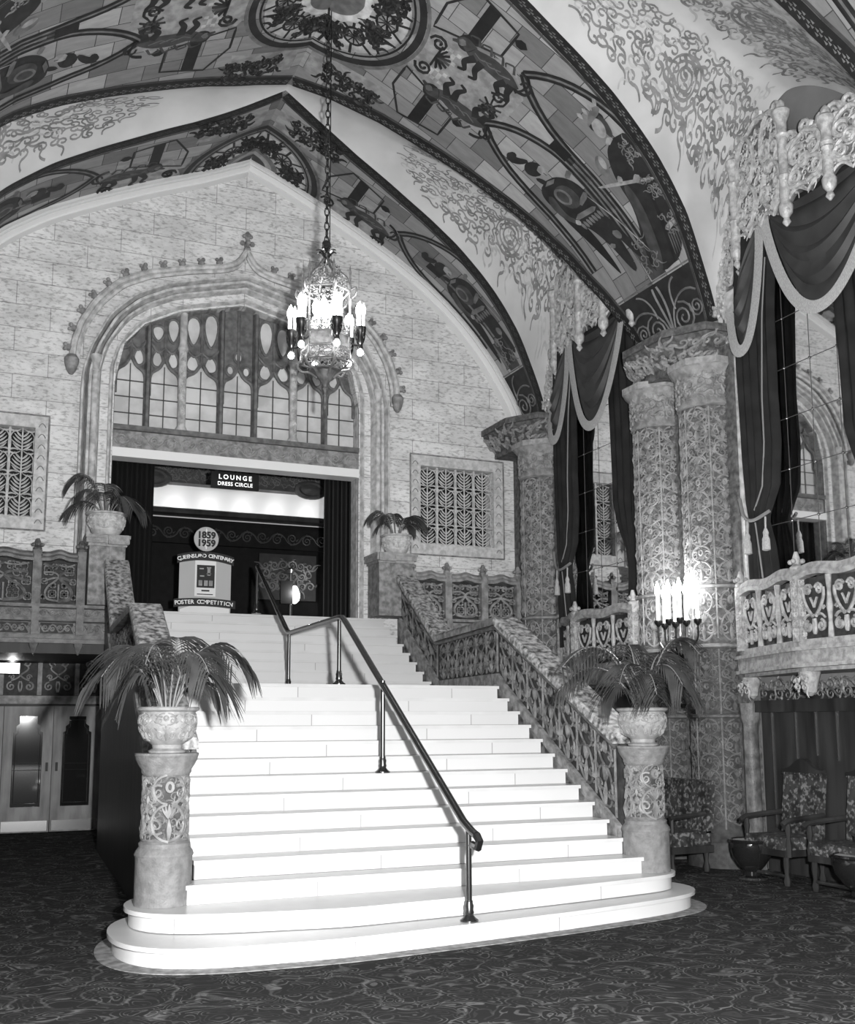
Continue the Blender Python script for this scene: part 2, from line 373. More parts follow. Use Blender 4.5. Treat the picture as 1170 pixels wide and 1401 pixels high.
# facade wall in vertical strips
def archz(x):
    return np.interp(abs(x), [0, .31, 1.0, 1.55, 1.87, 1.975], [8.42, 8.34, 8.17, 7.88, 7.5, 6.9])
holes = []
xs = sorted(set(list(np.round(np.linspace(-5.05, 5.05, 102), 3)) + [-1.975, 1.975, -4.46, -3.075, 3.075, 4.46]))
wf = MB()
for a, b_ in zip(xs[:-1], xs[1:]):
    mid = (a + b_) / 2
    iv = []
    if abs(mid) < 1.975: iv = [(3.3, 3.3, 3.3, 3.3)]; segs = [(archz(a), archz(b_), vzx(a) + .05, vzx(b_) + .05)]
    elif 3.075 < abs(mid) < 4.46: segs = [(2.9, 2.9, 4.71, 4.71), (6.05, 6.05, vzx(a) + .05, vzx(b_) + .05)]
    else: segs = [(2.9, 2.9, vzx(a) + .05, vzx(b_) + .05)]
    for (l0, l1, h0, h1) in segs:
        wf.add([(a, YF, l0), (b_, YF, l1), (b_, YF, h1), (a, YF, h0), (a, YF + .35, l0), (b_, YF + .35, l1), (b_, YF + .35, h1), (a, YF + .35, h0)],
               [(0, 1, 2, 3), (5, 4, 7, 6), (0, 4, 5, 1), (3, 2, 6, 7), (0, 3, 7, 4), (1, 5, 6, 2)])
# lower masonry right of the stairs
wf.box(2.2, 5.05, YF, YF + .35, 0, 2.9)
wb = struct(wf.build('wall_back', M['ashlar'], smooth=False))

# right wall with lunettes
wr = MB(); wr.box(WX, WX + .2, -9.5, 12, 0, 6.7)
for yc in YC:
    n_ = 40; q = np.linspace(-1, 1, n_); g = cell_g(q)
    lo_, hi_, m_ = cell_y(yc, npx(5.05)[0]); z = 6.66 + (9.42 - 6.66) * g; yy = np.where(q > 0, m_ + q * (hi_ - m_), m_ + q * (m_ - lo_))
    P = np.stack([np.stack([0 * q + WX + .01, yy, 0 * q + 6.6], -1), np.stack([0 * q + WX + .01, yy, z], -1)], 0)
    wr.grid(P)
struct(wr.build('wall_right', M['lunette'], smooth=False))
struct(MB().box(-5.25, -WX, -9.5, 12, 0, 9.4).build('wall_left', M['stone2'], smooth=False))

# vault: painted bands + pale groin cells + painted decoration, all children of the ceiling
ceil = sroot('ceiling')
def uvgrid(mb_pts, uvs, name, m, parent):
    mb = MB().grid(mb_pts); o = mb.build(name, m, parent)
    nu, nv = mb_pts.shape[:2]; lay = o.data.uv_layers.new(name='UVMap'); U = uvs.reshape(-1, 2)
    li = np.empty(len(o.data.loops), int); o.data.loops.foreach_get('vertex_index', li)
    lay.data.foreach_set('uv', U[li].ravel().astype(np.float32)); return o
for yi, yc in enumerate(YR):
    for side in (1, -1):
        Q, Sx = (QR, SR) if side > 0 else (QL, SL)
        lo, hi = -1, 1
        nb = 21; f = np.linspace(lo, hi, nb)
        Y = yc + hw(Q[:, 0])[:, None] * f[None]
        if yi == 0: Y = np.minimum(Y, YF + .1)
        P = np.stack([np.repeat(Q[:, :1], nb, 1), Y, np.repeat(Q[:, 1:], nb, 1)], -1)
        uv = np.stack([np.repeat(Sx[:, None], nb, 1), Y - yc], -1)
        uvgrid(P, uv, 'painted_band', M['paint_block'], ceil)
for yc in YC:
    for side in (1, -1):
        Q = QR if side > 0 else QL
        lo_, hi_, m_ = cell_y(yc, Q[:, 0]); q = np.linspace(-1, 1, 61); g = cell_g(q)
        R_ = 9.4 + .29 * (5.05 - np.abs(Q[:, 0])); R_ = np.maximum(R_, Q[:, 1] + .003)
        P = np.empty((NR, 61, 3)); P[..., 0] = Q[:, :1]; P[..., 1] = m_[:, None] + np.where(q > 0, (hi_ - m_)[:, None] * q, (m_ - lo_)[:, None] * q); P[..., 2] = Q[:, 1:] + (R_ - Q[:, 1])[:, None] * g
        MB().grid(P).build('groin_cell', M['cellpaint'], ceil)
def S_cell(yc, side):
    Q, Sx = (QR, SR) if side > 0 else (QL, SL)
    def f(a, b, h_):
        a = np.asarray(a, float); b = np.asarray(b, float)
        x = np.interp(a, Sx, Q[:, 0]); z = np.interp(a, Sx, Q[:, 1]); lo_, hi_, m_ = cell_y(yc, x)
        R_ = np.maximum(9.4 + .29 * (5.05 - np.abs(x)), z + .003); q = np.clip(b, -1, 1); g = cell_g(q); yy = m_ + np.where(q > 0, (hi_ - m_) * q, (m_ - lo_) * q)
        return np.stack([x - side * np.asarray(h_) * .75, yy + (m_ - yy) * np.asarray(h_) * .3, z + (R_ - z) * g - np.asarray(h_) * .6], -1)
    return f

# painted decoration on the bands
def scan(poly, S, h, ds=.05, mb=None):
    """fill a polygon given in (s,w) with narrow strips that follow the vault"""
    p = np.array(poly, float); mb = mb or MB(); s0, s1 = p[:, 0].min(), p[:, 0].max(); n_ = max(2, int((s1 - s0) / ds) + 1)
    ss = np.linspace(s0 + 1e-4, s1 - 1e-4, n_); rows = []
    for s in ss:
        a = p; b2 = np.roll(p, -1, 0); m_ = (a[:, 0] <= s) != (b2[:, 0] <= s)
        w = a[m_, 1] + (s - a[m_, 0]) / (b2[m_, 0] - a[m_, 0]) * (b2[m_, 1] - a[m_, 1]); rows.append(np.sort(w))
    for i in range(n_ - 1):
        A, B2 = rows[i], rows[i + 1]
        if len(A) != len(B2): 
            if len(A) < 2 or len(B2) < 2: continue
            A, B2 = A[[0, -1]], B2[[0, -1]]
        for j in range(0, len(A) - 1, 2):
            aa = npx(ss[i], ss[i], ss[i + 1], ss[i + 1]); bb = npx(A[j], A[j + 1], B2[j + 1], B2[j])
            mb.add(S(aa, bb, npx(h, h, h, h)), [(0, 1, 2, 3)])
    return mb
def lancet(w0, w1, s0, s1, apex):
    c = (w0 + w1) / 2; H = (w1 - w0) / 2; t = np.linspace(0, 1, 9)
    L_ = [(s0, w0), (s1, w0)] + [(s1 + (apex - s1) * math.sin(x * PI / 3) / math.sin(PI / 3), w0 + 2 * H * (1 - math.cos(x * PI / 3))) for x in t[1:]]
    return np.array(L_), np.array([(a, 2 * c - w) for a, w in L_])
def dens(pts, k=4):
    pts = np.asarray(pts, float); t = np.linspace(0, len(pts) - 1, (len(pts) - 1) * k + 1); i = np.arange(len(pts)); return np.stack([np.interp(t, i, pts[:, 0]), np.interp(t, i, pts[:, 1])], 1)
def ell(s, w, rs, rw, n=20): t = np.linspace(0, 2 * PI, n + 1)[:-1]; return [(s + rs * math.cos(a), w + rw * math.sin(a)) for a in t]
def chaikin(p, k=2):
    p = np.array(p, float)
    for _ in range(k):
        q = np.roll(p, -1, 0); p = np.stack([.75 * p + .25 * q, .25 * p + .75 * q], 1).reshape(-1, 2)
    return p
def figure(S_, s0, w0, flip, kind, G, lean=0, lim=None):
    """a painted standing figure about 2.15 tall; local x across (flip mirrors), y up the vault"""
    S = (lambda a, b, h: S_(a, np.clip(b, -lim(a), lim(a)), h)) if lim else S_
    def T(pts, k=1): return [(s0 + y, w0 + flip * x + lean * y) for x, y in pts]
    def P(m_, pts, h): scan(T(chaikin(pts) if len(pts) < 15 else pts), S, h, .03, G[m_])
    def E(m_, x, y, rx, ry, h): P(m_, [(x + rx * math.cos(a), y + ry * math.sin(a)) for a in np.linspace(0, 2 * PI, 19)[:-1]], h)
    if kind == 0:   # long robed figure with plumed cap and staff
        P('p1', [(-.3, .0), (.36, .05), (.44, .6), (.4, 1.1), (.46, 1.5), (.34, 1.78), (.05, 1.82), (-.16, 1.72), (-.26, 1.4), (-.2, .9), (-.36, .4)], .008)
        P('p2', [(-.3, .0), (-.08, .02), (-.02, .8), (-.1, 1.3), (-.22, 1.2), (-.2, .8)], .011)
        P('p0', [(.1, .04), (.16, .04), (.24, 1.0), (.2, 1.3)], .011)
        E('p4', -.02, 2.02, .1, .14, .011); E('p1', -.0, 2.1, .15, .13, .009); E('p2', .09, 1.98, .06, .16, .01)
        P('p3', [(-.2, 2.12), (.05, 2.3), (.22, 2.22), (.1, 2.14), (-.1, 2.12)], .012)
        for d in range(4): P('p4', [(-.16 + .1 * d, 2.2), (-.22 + .12 * d, 2.36), (-.12 + .12 * d, 2.34)], .014)
        P('p4', [(-.05, 1.86), (.06, 1.86), (.1, 1.78), (-.08, 1.76)], .012)
        P('p4', [(-.62, 1.42), (-.6, 1.47), (.42, 1.1), (.4, 1.06)], .014)
        E('p4', -.18, 1.34, .05, .06, .014); E('p4', .1, 1.22, .07, .06, .015)
        for d in range(3): G['_t'].orn(off(scl(fill(.24, .34, .1, .012, 3 + d), 1, 1), 0, 0), lambda a, b, h, d=d: S(s0 + 1.38 - .52 * d + np.asarray(b), w0 + lean * (1.5 - .5 * d) + flip * (.1 + .04 * d + np.asarray(a)), h), .01)
        P('p4', [(.18, .42), (.46, .46), (.46, .56), (.18, .52)], .013)
        for d in range(6): P('p3', [(.19 + .045 * d, .12), (.205 + .045 * d, .12), (.205 + .045 * d, .42), (.19 + .045 * d, .42)], .013)
        E('p3', -.34, 1.62, .1, .16, .01); E('p4', -.3, 1.66, .05, .1, .012)
    else:           # armoured figure with crested helmet and cape
        P('p1', [(-.02, .02), (.1, .0), (.12, .5), (.2, .9), (.34, 1.0), (.42, 1.3), (.4, 1.62), (.2, 1.78), (-.12, 1.74), (-.3, 1.5), (-.26, 1.1), (-.2, .9), (-.12, .5)], .008)
        P('p1', [(-.28, .14), (-.17, .1), (-.1, .6), (-.05, .95), (-.22, .95), (-.26, .5)], .009)
        P('p0', [(.3, .1), (.36, .1), (.46, 1.1), (.36, 1.6), (.22, 1.6), (.22, .8)], .007)
        P('p3', [(-.22, 1.0), (.28, 1.04), (.24, 1.14), (-.2, 1.1)], .012); P('p2', [(.2, 1.62), (.42, 1.5), (.44, 1.2), (.3, 1.0), (.24, 1.05), (.34, 1.24)], .013); E('p4', .27, 1.03, .05, .05, .015); P('p3', [(-.1, 1.66), (.2, 1.68), (.14, 1.75), (-.06, 1.74)], .013); P('p3', [(.02, .44), (.14, .44), (.15, .52), (.03, .52)], .012)
        for d in range(7): P('p3', [(-.2 + .07 * d, .88), (-.15 + .07 * d, .88), (-.14 + .07 * d, 1.0), (-.2 + .07 * d, 1.0)], .012)
        P('p2', [(-.12, 1.2), (.2, 1.2), (.24, 1.6), (-.14, 1.6)], .011); E('p3', .1, 1.44, .12, .15, .013); E('p2', .1, 1.44, .08, .11, .015)
        P('p3', [(-.3, 1.24), (-.02, 1.16), (0, 1.22), (-.26, 1.34)], .014)
        E('p1', .04, 2.0, .15, .13, .011); E('p4', -.05, 1.9, .075, .1, .014); P('p1', [(-.16, 2.0), (.0, 2.04), (.16, 1.98), (.14, 1.92), (-.02, 1.97)], .016); E('p2', -.03, 1.84, .04, .03, .016); P('p1', [(.02, 2.1), (.2, 2.24), (.16, 2.4), (.02, 2.38), (.06, 2.3), (-.06, 2.14)], .012); E('p1', .08, 2.34, .1, .07, .014)
        P('p1', [(.1, 1.86), (.19, 1.9), (.17, 1.72), (.06, 1.72)], .012)
        P('p3', [(-.38, 1.7), (-.22, 1.64), (-.24, 1.56), (-.4, 1.6)], .01)
        P('p4', [(-.44, .1), (-.42, .1), (-.22, 1.3), (-.24, 1.3)], .014)
        P('p3', [(-.2, .5), (-.08, .5), (-.06, .66), (-.2, .64)], .012)
def paint_band(yi, side, detail=True):
    yc = YR[yi]; S0 = S_rib(yc, side); Q, Sx = (QR, SR) if side > 0 else (QL, SL); Ls = Sx[-1]
    if yi == 0: S = lambda a, b, h: S0(a, np.minimum(b, .07), h)
    else: S = S0
    G = {k_: MB() for k_ in ('p0', 'p1', 'p2', 'p3', 'p4', 'p5', 'p6')}; G['_t'] = MB(); G['_d'] = MB()
    smax = Ls - .02; sides = (-1,) if yi == 0 else ((1, -1) if yi == 1 else (1,))
    hws = lambda s: hw(np.interp(s, Sx, Q[:, 0]))
    st = np.linspace(.3, smax, 90)
    for e in sides:
        G['p0'].ribbon(np.stack([st, e * (hws(st) - .1)], 1), .2, S, .004)
        G['p2'].ribbon(np.stack([st, e * (hws(st) - .225)], 1), .04, S, .005)
        for s in np.arange(.42, smax, .125):
            w = e * (float(hws(s)) - .09)
            for a in range(4): scan(ell(s + .032 * math.cos(a * PI / 2), w + .032 * math.sin(a * PI / 2), .031, .031, 7), S, .01, .031, G['p3' if yi != 0 else 'p2'])
    # base panel with spirals
    wl = lambda s: float(hws(s)) - .24
    b0 = [(.3, -wl(.3)), (1.15, -wl(1.15)), (1.15, wl(1.15)), (.3, wl(.3))]; scan(b0, S, .003, .05, G['p1'])
    for e in (1, -1):
        if yi == 0 and e > 0: continue
        c = [(spir(.55, e * .3, .22, 0, 2, e, 26), .016), (spir(.6, -e * .02 + e * .62, .14, 1, 2, -e, 20), .014), (bez((.35, e * .05), (.8, e * .05), (1.0, e * .5), (.8, e * .7)), .016), (bez((.4, 0), (.9, e * .1), (1.1, e * .05), n=8), .02), (bez((.7, e * .2), (1.05, e * .2), (1.1, e * .42), n=8), .016)]
        G['_t'].orn(c, S, .008, 4)
        G['_t'].orn([(dens([(1.18, -e * .02), (1.18, e * wl(1.15))]), .014)], S, .006)
    # two lancet panels with figures
    mid = -.16 if yi else -.55
    pan = [(mid - 1.12, mid - .08, 4.36, -1), (mid + .08, mid + 1.06, 4.34, 1)] if yi else [(-1.3, -.12, 4.2, -1)]
    for (w0, w1, ap, fl) in pan:
        a, b_ = lancet(w0, w1, 1.75, 3.05, ap)
        scan(np.r_[a, b_[::-1]], S, .0045, .06, G['_d']) if False else None
        Sc = lambda a_, b2, h: S(a_, np.clip(b2, -(hws(a_) - .2), hws(a_) - .2), h)
        for e_ in (a, b_):
            G['p1'].ribbon(dens(e_, 5), .13, Sc, .006); G['p3'].ribbon(dens(e_, 5), .03, Sc, .0075); G['p0'].ribbon(dens(e_, 5) + npx(0, .05), .022, Sc, .007); G['p0'].ribbon(dens(e_, 5) - npx(0, .05), .022, Sc, .007)
        scan(np.array(ell(0, 0, .1, .1, 4)) + npx(4.62, (w0 + w1) / 2 + (.35 if w0 > mid else -.35)), S, .006, .05, G['p0'])
    G['p2'].ribbon(np.stack([np.linspace(1.6, 3.3, 20), mid + 0 * np.linspace(0, 1, 20)], 1), .14, S, .006); G['p3'].ribbon(np.stack([np.linspace(1.6, 3.1, 20), mid + 0 * np.linspace(0, 1, 20)], 1), .05, S, .008)
    scan([(3.2, mid - .09), (3.5, mid - .09), (3.5, mid + .09), (3.2, mid + .09)], S, .009, .05, G['p0'])
    if detail:
        if yi: L2 = lambda a: hws(a) - .24; figure(S, 1.2, mid - .3, -1, 0, G, -.25, L2); figure(S, 1.42, mid + .25, 1, 1, G, .17, L2)
        else: figure(S, 1.3, -.6, 1, 1, G, -.08, lambda a: hws(a) - .24)
        scan([(1.2, mid - .2), (1.75, mid - .25), (1.75, mid + .15), (1.2, mid + .12)], S, .007, .05, G['p2'])
        G['_t'].orn(off(fill(.5, .36, .16, .012, 9), 1.25, mid - .2), S, .009)
    # panels with dark bars beyond the lancets
    for e in sides:
        q = [(4.72, e * .75), (5.6, e * .45), (5.62, e * .9), (5.35, e * 1.35), (4.72, e * 1.22)]
        G['p1'].ribbon(dens(q + [q[0]], 6), .035, S, .006); scan([(5.02, e * .62), (5.2, e * .58), (5.2, e * 1.32), (5.02, e * 1.28)], S, .006, .05, G['p0'])
        G['_d'].orn(off(fill(.85, .42, .15, .024, 20 + yi), 5.65, e * (1.5) - .21), S, .008)
        scan([(5.7, e * 1.1), (6.75, e * 1.25), (6.75, e * 1.75), (5.8, e * 1.6)], S, .0035, .06, G['p4'])
    # beasts, shields and scrolls between
    scan([(4.15, -.4), (4.5, -.75), (5.6, -.42), (5.8, 0), (5.6, .42), (4.5, .75), (4.15, .4)] if yi else [(4.5, -.9), (5.4, -.75), (5.7, -.0), (4.5, 0)], S, .0035, .05, G['p4'])
    for e in (1, -1):
        if yi == 0 and e > 0: continue
        bw = e * .42
        B = lambda pts, wd, m_, h=.009: G[m_].ribbon(smooth_path(np.array([(4.75 + x, bw + e * y) for x, y in pts]), 16), wd, S, h)
        tp = lambda a_, b_: np.linspace(a_, b_, 16)
        B([(-.42, .0), (-.25, .08), (0, .1), (.22, .06), (.36, .12)], npx(*(.12 + .14 * np.sin(np.linspace(.5, 2.9, 16)))), 'p2')
        B([(.3, .1), (.42, .16), (.5, .08)], tp(.2, .1), 'p2', .011); scan(ell(4.75 + .4, bw + e * .14, .13, .14, 14), S, .01, .03, G['p1']); scan(ell(4.75 + .45, bw + e * .11, .06, .06, 10), S, .013, .03, G['p3']); B([(.48, .1), (.57, .05)], tp(.08, .04), 'p2', .013)
        for q_ in ([(.2, .02), (.3, -.14), (.22, -.26), (.32, -.3)], [(.1, .02), (.12, -.16), (.04, -.28), (.14, -.32)], [(-.28, .02), (-.2, -.12), (-.32, -.24), (-.22, -.28)], [(-.36, .04), (-.38, -.12), (-.46, -.22), (-.36, -.26)]): B(q_, tp(.12, .04), 'p1', .01)
        for q_ in (-.1, .05, .2): B([(q_ - .2, .12), (q_ - .05, .06), (q_ + .05, .1)], tp(.02, .01), 'p3', .012)
        B([(-.42, .02), (-.58, .06), (-.6, .22), (-.46, .26), (-.44, .16)], tp(.06, .03), 'p1', .01)
        for q_ in range(4): B([(-.3 + .18 * q_, .22), (-.24 + .18 * q_, .34), (-.12 + .18 * q_, .3), (-.16 + .18 * q_, .24)], tp(.04, .02), 'p2', .008)
        G['_d'].orn([(bez((4.3, bw), (4.1, bw + e * .3), (4.4, bw + e * .35), n=8), .02), (spir(5.42, e * .26, .13, 0, 1.6, e), .022), (spir(4.4, e * .14, .13, 2, 1.6, -e), .02)], S, .008)
    if yi:
        for a in range(9): G['_d'].orn([(np.array([(5.36, -.05), (5.36 + .2 * math.cos(a * .39 - 1.57 + PI), -.05 + .2 * math.sin(a * .39 - 1.57 + PI))]), .02)], S, .01)
        for a in range(9): G['_d'].orn([(np.array([(4.42, .1), (4.42 + .17 * math.cos(a * .7), .1 + .17 * math.sin(a * .7))]), .015)], S, .012)
        for e in (1, -1):
            for i in range(4):
                for j in range(2): scan(np.array([(0, 0), (.06, .0), (.06, .06), (0, .06)]) + npx(5.1 + .06 * i, e * .22 + .06 * ((i + j) % 2) + .12 * j - .1), S, .009, .06, G['p5'])
    # great roundel about the crown
    t = np.linspace(PI / 2, PI * 1.5, 40)
    for rad, wd, m_ in ((1.16, .1, 'p1'), (1.24, .05, 'p3'), (1.05, .03, 'p0')):
        pts = np.stack([Ls + rad * np.cos(t), rad * np.sin(t)], 1)
        if yi == 0: pts = pts[pts[:, 1] < .05]
        G[m_].ribbon(pts, wd, S, .007)
    sect = [(Ls - .01, -1.0)] + [(Ls + 1.0 * math.cos(x), 1.0 * math.sin(x)) for x in np.linspace(PI * 1.5, PI / 2, 24)] + [(Ls - .01, 1.0)]
    scan(sect if yi else [(a, min(b_, .05)) for a, b_ in sect], S, .003, .05, G['p5'])
    for i in range(7):
        x = PI / 2 + (i + .5) * PI / 7
        if yi == 0 and math.sin(x) > .1: continue
        cs, cw = Ls + .72 * math.cos(x), .72 * math.sin(x)
        if i % 2: 
            scan(ell(cs, cw, .17, .17, 16), S, .008, .03, G['p1']); scan(ell(cs, cw, .13, .13, 16), S, .01, .03, G['p4'])
            for a in range(10): G['_d'].orn([(np.array([(cs, cw), (cs + .12 * math.cos(a * .63), cw + .12 * math.sin(a * .63))]), .011)], S, .012)
        else:
            G['_d'].orn(off(fill(.4, .4, .14, .026, 40 + i), cs - .2, cw - .2), S, .009)
            scan(ell(cs, cw, .12, .17, 14), S, .007, .03, G['p2'])
        for a in (-.16, .16):
            G['p1'].ribbon(dens([(Ls + .5 * math.cos(x + a), .5 * math.sin(x + a)), (Ls + 1.02 * math.cos(x - a), 1.02 * math.sin(x - a))]), .04, S, .009)
    # scalloped rosette at the crown
    if yi == 1:
        ring = [(Ls - .01, -.5)] + [(Ls + (.47 + .03 * abs(math.sin(7 * x))) * math.cos(x), (.47 + .03 * abs(math.sin(7 * x))) * math.sin(x)) for x in np.linspace(PI * 1.5, PI / 2, 60)] + [(Ls - .01, .5)]
        scan(ring, S, .012, .02, G['p6'])
        scan([(Ls - .01, -.4)] + [(Ls + .38 * math.cos(x), .38 * math.sin(x)) for x in np.linspace(PI * 1.5, PI / 2, 24)] + [(Ls - .01, .4)], S, .015, .03, G['p3'])
    if yi == 0:
        for r_, m_ in ((.62, 'p5'), (.5, 'p3'), (.4, 'p4'), (.3, 'p2')):
            scan([(Ls - .01, -r_)] + [(Ls + (r_ + (.03 * abs(math.sin(7 * x)) if r_ > .6 else 0)) * math.cos(x), min(.05, (r_) * math.sin(x))) for x in np.linspace(PI * 1.5, PI * .95, 40)] + [(Ls - .01, .05)], S, .008 + .02 * (.62 - r_), .03, G[m_])
    names = {'p0': 'painted_border', 'p1': 'painted_robes', 'p2': 'painted_shading', 'p3': 'painted_motifs', 'p4': 'painted_lights', 'p5': 'painted_sky', 'p6': 'painted_rosette'}
    for k_, nm in names.items():
        if G[k_].n: G[k_].build(nm, M[k_], ceil, smooth=False)
    if G['_t'].n: G['_t'].build('painted_scrollwork', M['p3'], ceil)
    if G['_d'].n: G['_d'].build('painted_beasts', M['p1'], ceil)
for yi in (0, 1, 2):
    for side in ((1, -1) if yi < 2 else (1,)): paint_band(yi, side, True)
# stencilled scrolls on the groin cells
for ci, yc in enumerate(YC):
    for side in (1, -1):
        S = S_cell(yc, side); mb = MB(); mb2 = MB()
        for e in (1, -1):
            ins = lambda a, b: True
            hwid = lambda s: 2.28 - float(hw(np.interp(s, SR, QR[:, 0])))
            for s in np.arange(.6, 4.7, .15):
                for q in np.arange(.16, .92, .105):
                    lim = .2 + .6 * (s < 1.0)
                    if q > .80 - (0 if s < 4 else (s - 4) * .4): continue
                    if q < .1: continue
                    ss, qq = s + rng.uniform(-.05, .05), e * (q + rng.uniform(-.03, .03))
                    R_ = .095; rq = R_ / 1.9
                    a0 = rng.uniform(0, 6.28); d = rng.choice([-1, 1])
                    p_ = spir(0, 0, R_, a0, rng.uniform(.7, 1.2), d, 11, .25)
                    tl = bez(p_[0], p_[0] + .12 * npx(math.cos(a0 - d * 1.57), math.sin(a0 - d * 1.57)), p_[0] + .2 * npx(math.cos(a0 - d * .6), math.sin(a0 - d * .6)), n=6)[::-1]
                    p_ = np.r_[tl[:-1], p_] * npx(1, rq / R_)
                    (mb if rng.random() < .75 else mb2).ribbon(p_ + npx(ss, qq), .026, lambda a, b, h: S(a, b, h), .012)
        mb.build('stencilled_scrolls', M['stencil'], ceil, smooth=False)
        if mb2.n: mb2.build('stencilled_leaves', M['stencil2'], ceil, smooth=False)
        cr = MB()
        for e in (1, -1):
            for k_ in range(3): 
                t = np.linspace(0, 2 * PI, 25); cr.ribbon(np.stack([2.35 + (.32 - .09 * k_) * np.cos(t), e * .5 + (.2 - .055 * k_) * np.sin(t)], 1), .03, S, .02)
        cr.build('stencilled_shield', M['stencil'], ceil, smooth=False)

# gable moulding that follows the vault over the back wall
mo = sroot('trim_2'); full = np.r_[QL, QR[::-1][1:]]
prof = [(0, .0), (0, .22), (.05, .24), (.05, .16), (.1, .2), (.14, .12), (.17, .13), (.19, .02), (.19, 0)]
T = np.gradient(full, axis=0); T /= np.linalg.norm(T, axis=1, keepdims=True); NN = np.stack([T[:, 1], -T[:, 0]], 1)
P = np.array([[(x + nx * d, YF - h, z + nz * d) for d, h in prof] for (x, z), (nx, nz) in zip(full, NN)])
MB().grid(P).build('gable_moulding', M['white'], mo)

# ------------------------------------------------------------------ great doorway: arch, window, lintel
ar = sroot('trim_3')
def halfpath(pts, zj):   # right half from the jamb foot to the crown -> full path
    pts = np.array(pts, float); q = smooth_path(pts, 40); j = np.array([(pts[0, 0], z) for z in np.linspace(zj, pts[0, 1], 8)[:-1]])
    h_ = np.r_[j, q]; return np.r_[h_ * npx(-1, 1), h_[::-1][1:]]
inn = halfpath([(1.962, 6.9), (1.96, 7.15), (1.87, 7.5), (1.55, 7.88), (1.0, 8.17), (.31, 8.34), (0, 8.42)], 3.41)
out = halfpath([(2.47, 6.7), (2.46, 7.0), (2.36, 7.36), (2.1, 7.92), (1.73, 8.3), (1.24, 8.55), (.55, 8.74), (0, 8.87)], 3.41)
def ringpts(t): return inn * (1 - t) + out * t
sect = [(0, -.34), (0, -.05), (.06, -.0), (.12, .06), (.18, .05), (.2, -.12), (.3, -.13), (.42, -.08), (.44, .05), (.5, .12), (.57, .12), (.6, -.04), (.66, .06), (.72, .14), (.8, .15), (.84, .0), (.9, .1), (.94, .16), (1.0, .16), (1.0, 0)]
P = np.array([[np.r_[ringpts(t)[i][0], YF - h, ringpts(t)[i][1]] for t, h in sect] for i in range(len(inn))])
MB().grid(P).build('arch_mouldings', M['mould'], ar, ang=25)
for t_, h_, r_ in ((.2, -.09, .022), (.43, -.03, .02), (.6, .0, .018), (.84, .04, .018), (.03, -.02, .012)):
    q = ringpts(t_); MB().tube(np.stack([q[:, 0], 0 * q[:, 0] + YF - h_, q[:, 1]], 1), r_, 6).build('groove_shade_strip', M['groove_shade'], ar)  # dark tubes laid along the hollows as painted shade lines
ce = ringpts(.36); d = arc(ce); u = np.linspace(0, d[-1], 260); ax = np.interp(u, d, ce[:, 0]); az = np.interp(u, d, ce[:, 1])
def S_arch(a, b, h):
    i = np.asarray(a); x = np.interp(i, d, ce[:, 0]); z = np.interp(i, d, ce[:, 1]); o_ = np.interp(i, d, out[:, 0] - inn[:, 0]); p_ = np.interp(i, d, out[:, 1] - inn[:, 1])
    l = np.hypot(o_, p_) + 1e-6; return np.stack([x + o_ / l * b, YF + .05 - np.asarray(h), z + p_ / l * b], -1)
mb = MB(); mb.orn(rinceau(d[-1], .13, .16, .011), S_arch, .01); mb.build('arch_foliage', M['relief'], ar)
for sx in (-1, 1):
    mb = MB(); mb.lathe([(.055, 3.45), (.07, 3.5), (.05, 3.6), (.05, 6.98), (.07, 7.0), (.05, 7.04), (.06, 7.1), (.085, 7.2), (.085, 7.24)], sx * 2.27, YF - .12, 14); mb.build('colonnette', M['mould'], ar)
hood = halfpath([(2.62, 7.12), (2.6, 7.4), (2.5, 7.76), (2.28, 8.14), (1.97, 8.46), (1.55, 8.68), (.9, 8.86), (.42, 8.95), (.16, 9.04), (.05, 9.2), (0, 9.32)], 7.05)
mb = MB(); mb.tube(np.stack([hood[:, 0], 0 * hood[:, 0] + YF - .12, hood[:, 1]], 1), .05, 8); h2 = (hood * .965 + npx(0, .2)); mb.tube(np.stack([hood[:, 0] * .972, 0 * hood[:, 0] + YF - .08, hood[:, 1] - .05], 1), .04, 6)
mb.build('hood_mould', M['mould'], ar)
dh = arc(hood)
for s in np.linspace(.25, dh[-1] - .25, 25):
    if abs(s - dh[-1] / 2) < .3: continue
    x = np.interp(s, dh, hood[:, 0]); z = np.interp(s, dh, hood[:, 1]); x2 = np.interp(s + .02, dh, hood[:, 0]) - x; z2 = np.interp(s + .02, dh, hood[:, 1]) - z; l = math.hypot(x2, z2)
    nx, nz = (-z2 / l, x2 / l)
    mb = MB(); mb.blob((x + nx * .07, YF - .13, z + nz * .07), .055, .06, .055); mb.blob((x + nx * .12 + x2 / l * .035, YF - .14, z + nz * .12 + z2 / l * .035), .035); mb.blob((x + nx * .12 - x2 / l * .035, YF - .14, z + nz * .12 - z2 / l * .035), .03)
    mb.build('crocket', M['relief'], ar)
mb = MB(); mb.lathe([(.03, 9.28), (.06, 9.32), (.03, 9.38), (.05, 9.42), (.03, 9.46), (.04, 9.52), (.06, 9.56), (.02, 9.62)], 0, YF - .13, 10)
for a in range(4): mb.blob((.08 * math.cos(a * PI / 2), YF - .13 + .06 * math.sin(a * PI / 2), 9.42), .045); mb.blob((.055 * math.cos(a * PI / 2), YF - .13 + .05 * math.sin(a * PI / 2), 9.54), .035)
mb.build('finial', M['relief'], ar)
for sx in (-1, 1):
    mb = MB(); mb.lathe([(.03, 6.9), (.07, 6.96), (.1, 7.06), (.11, 7.14), (.07, 7.2)], sx * 2.62, YF - .11, 10); mb.build('label_stop', M['relief'], ar)
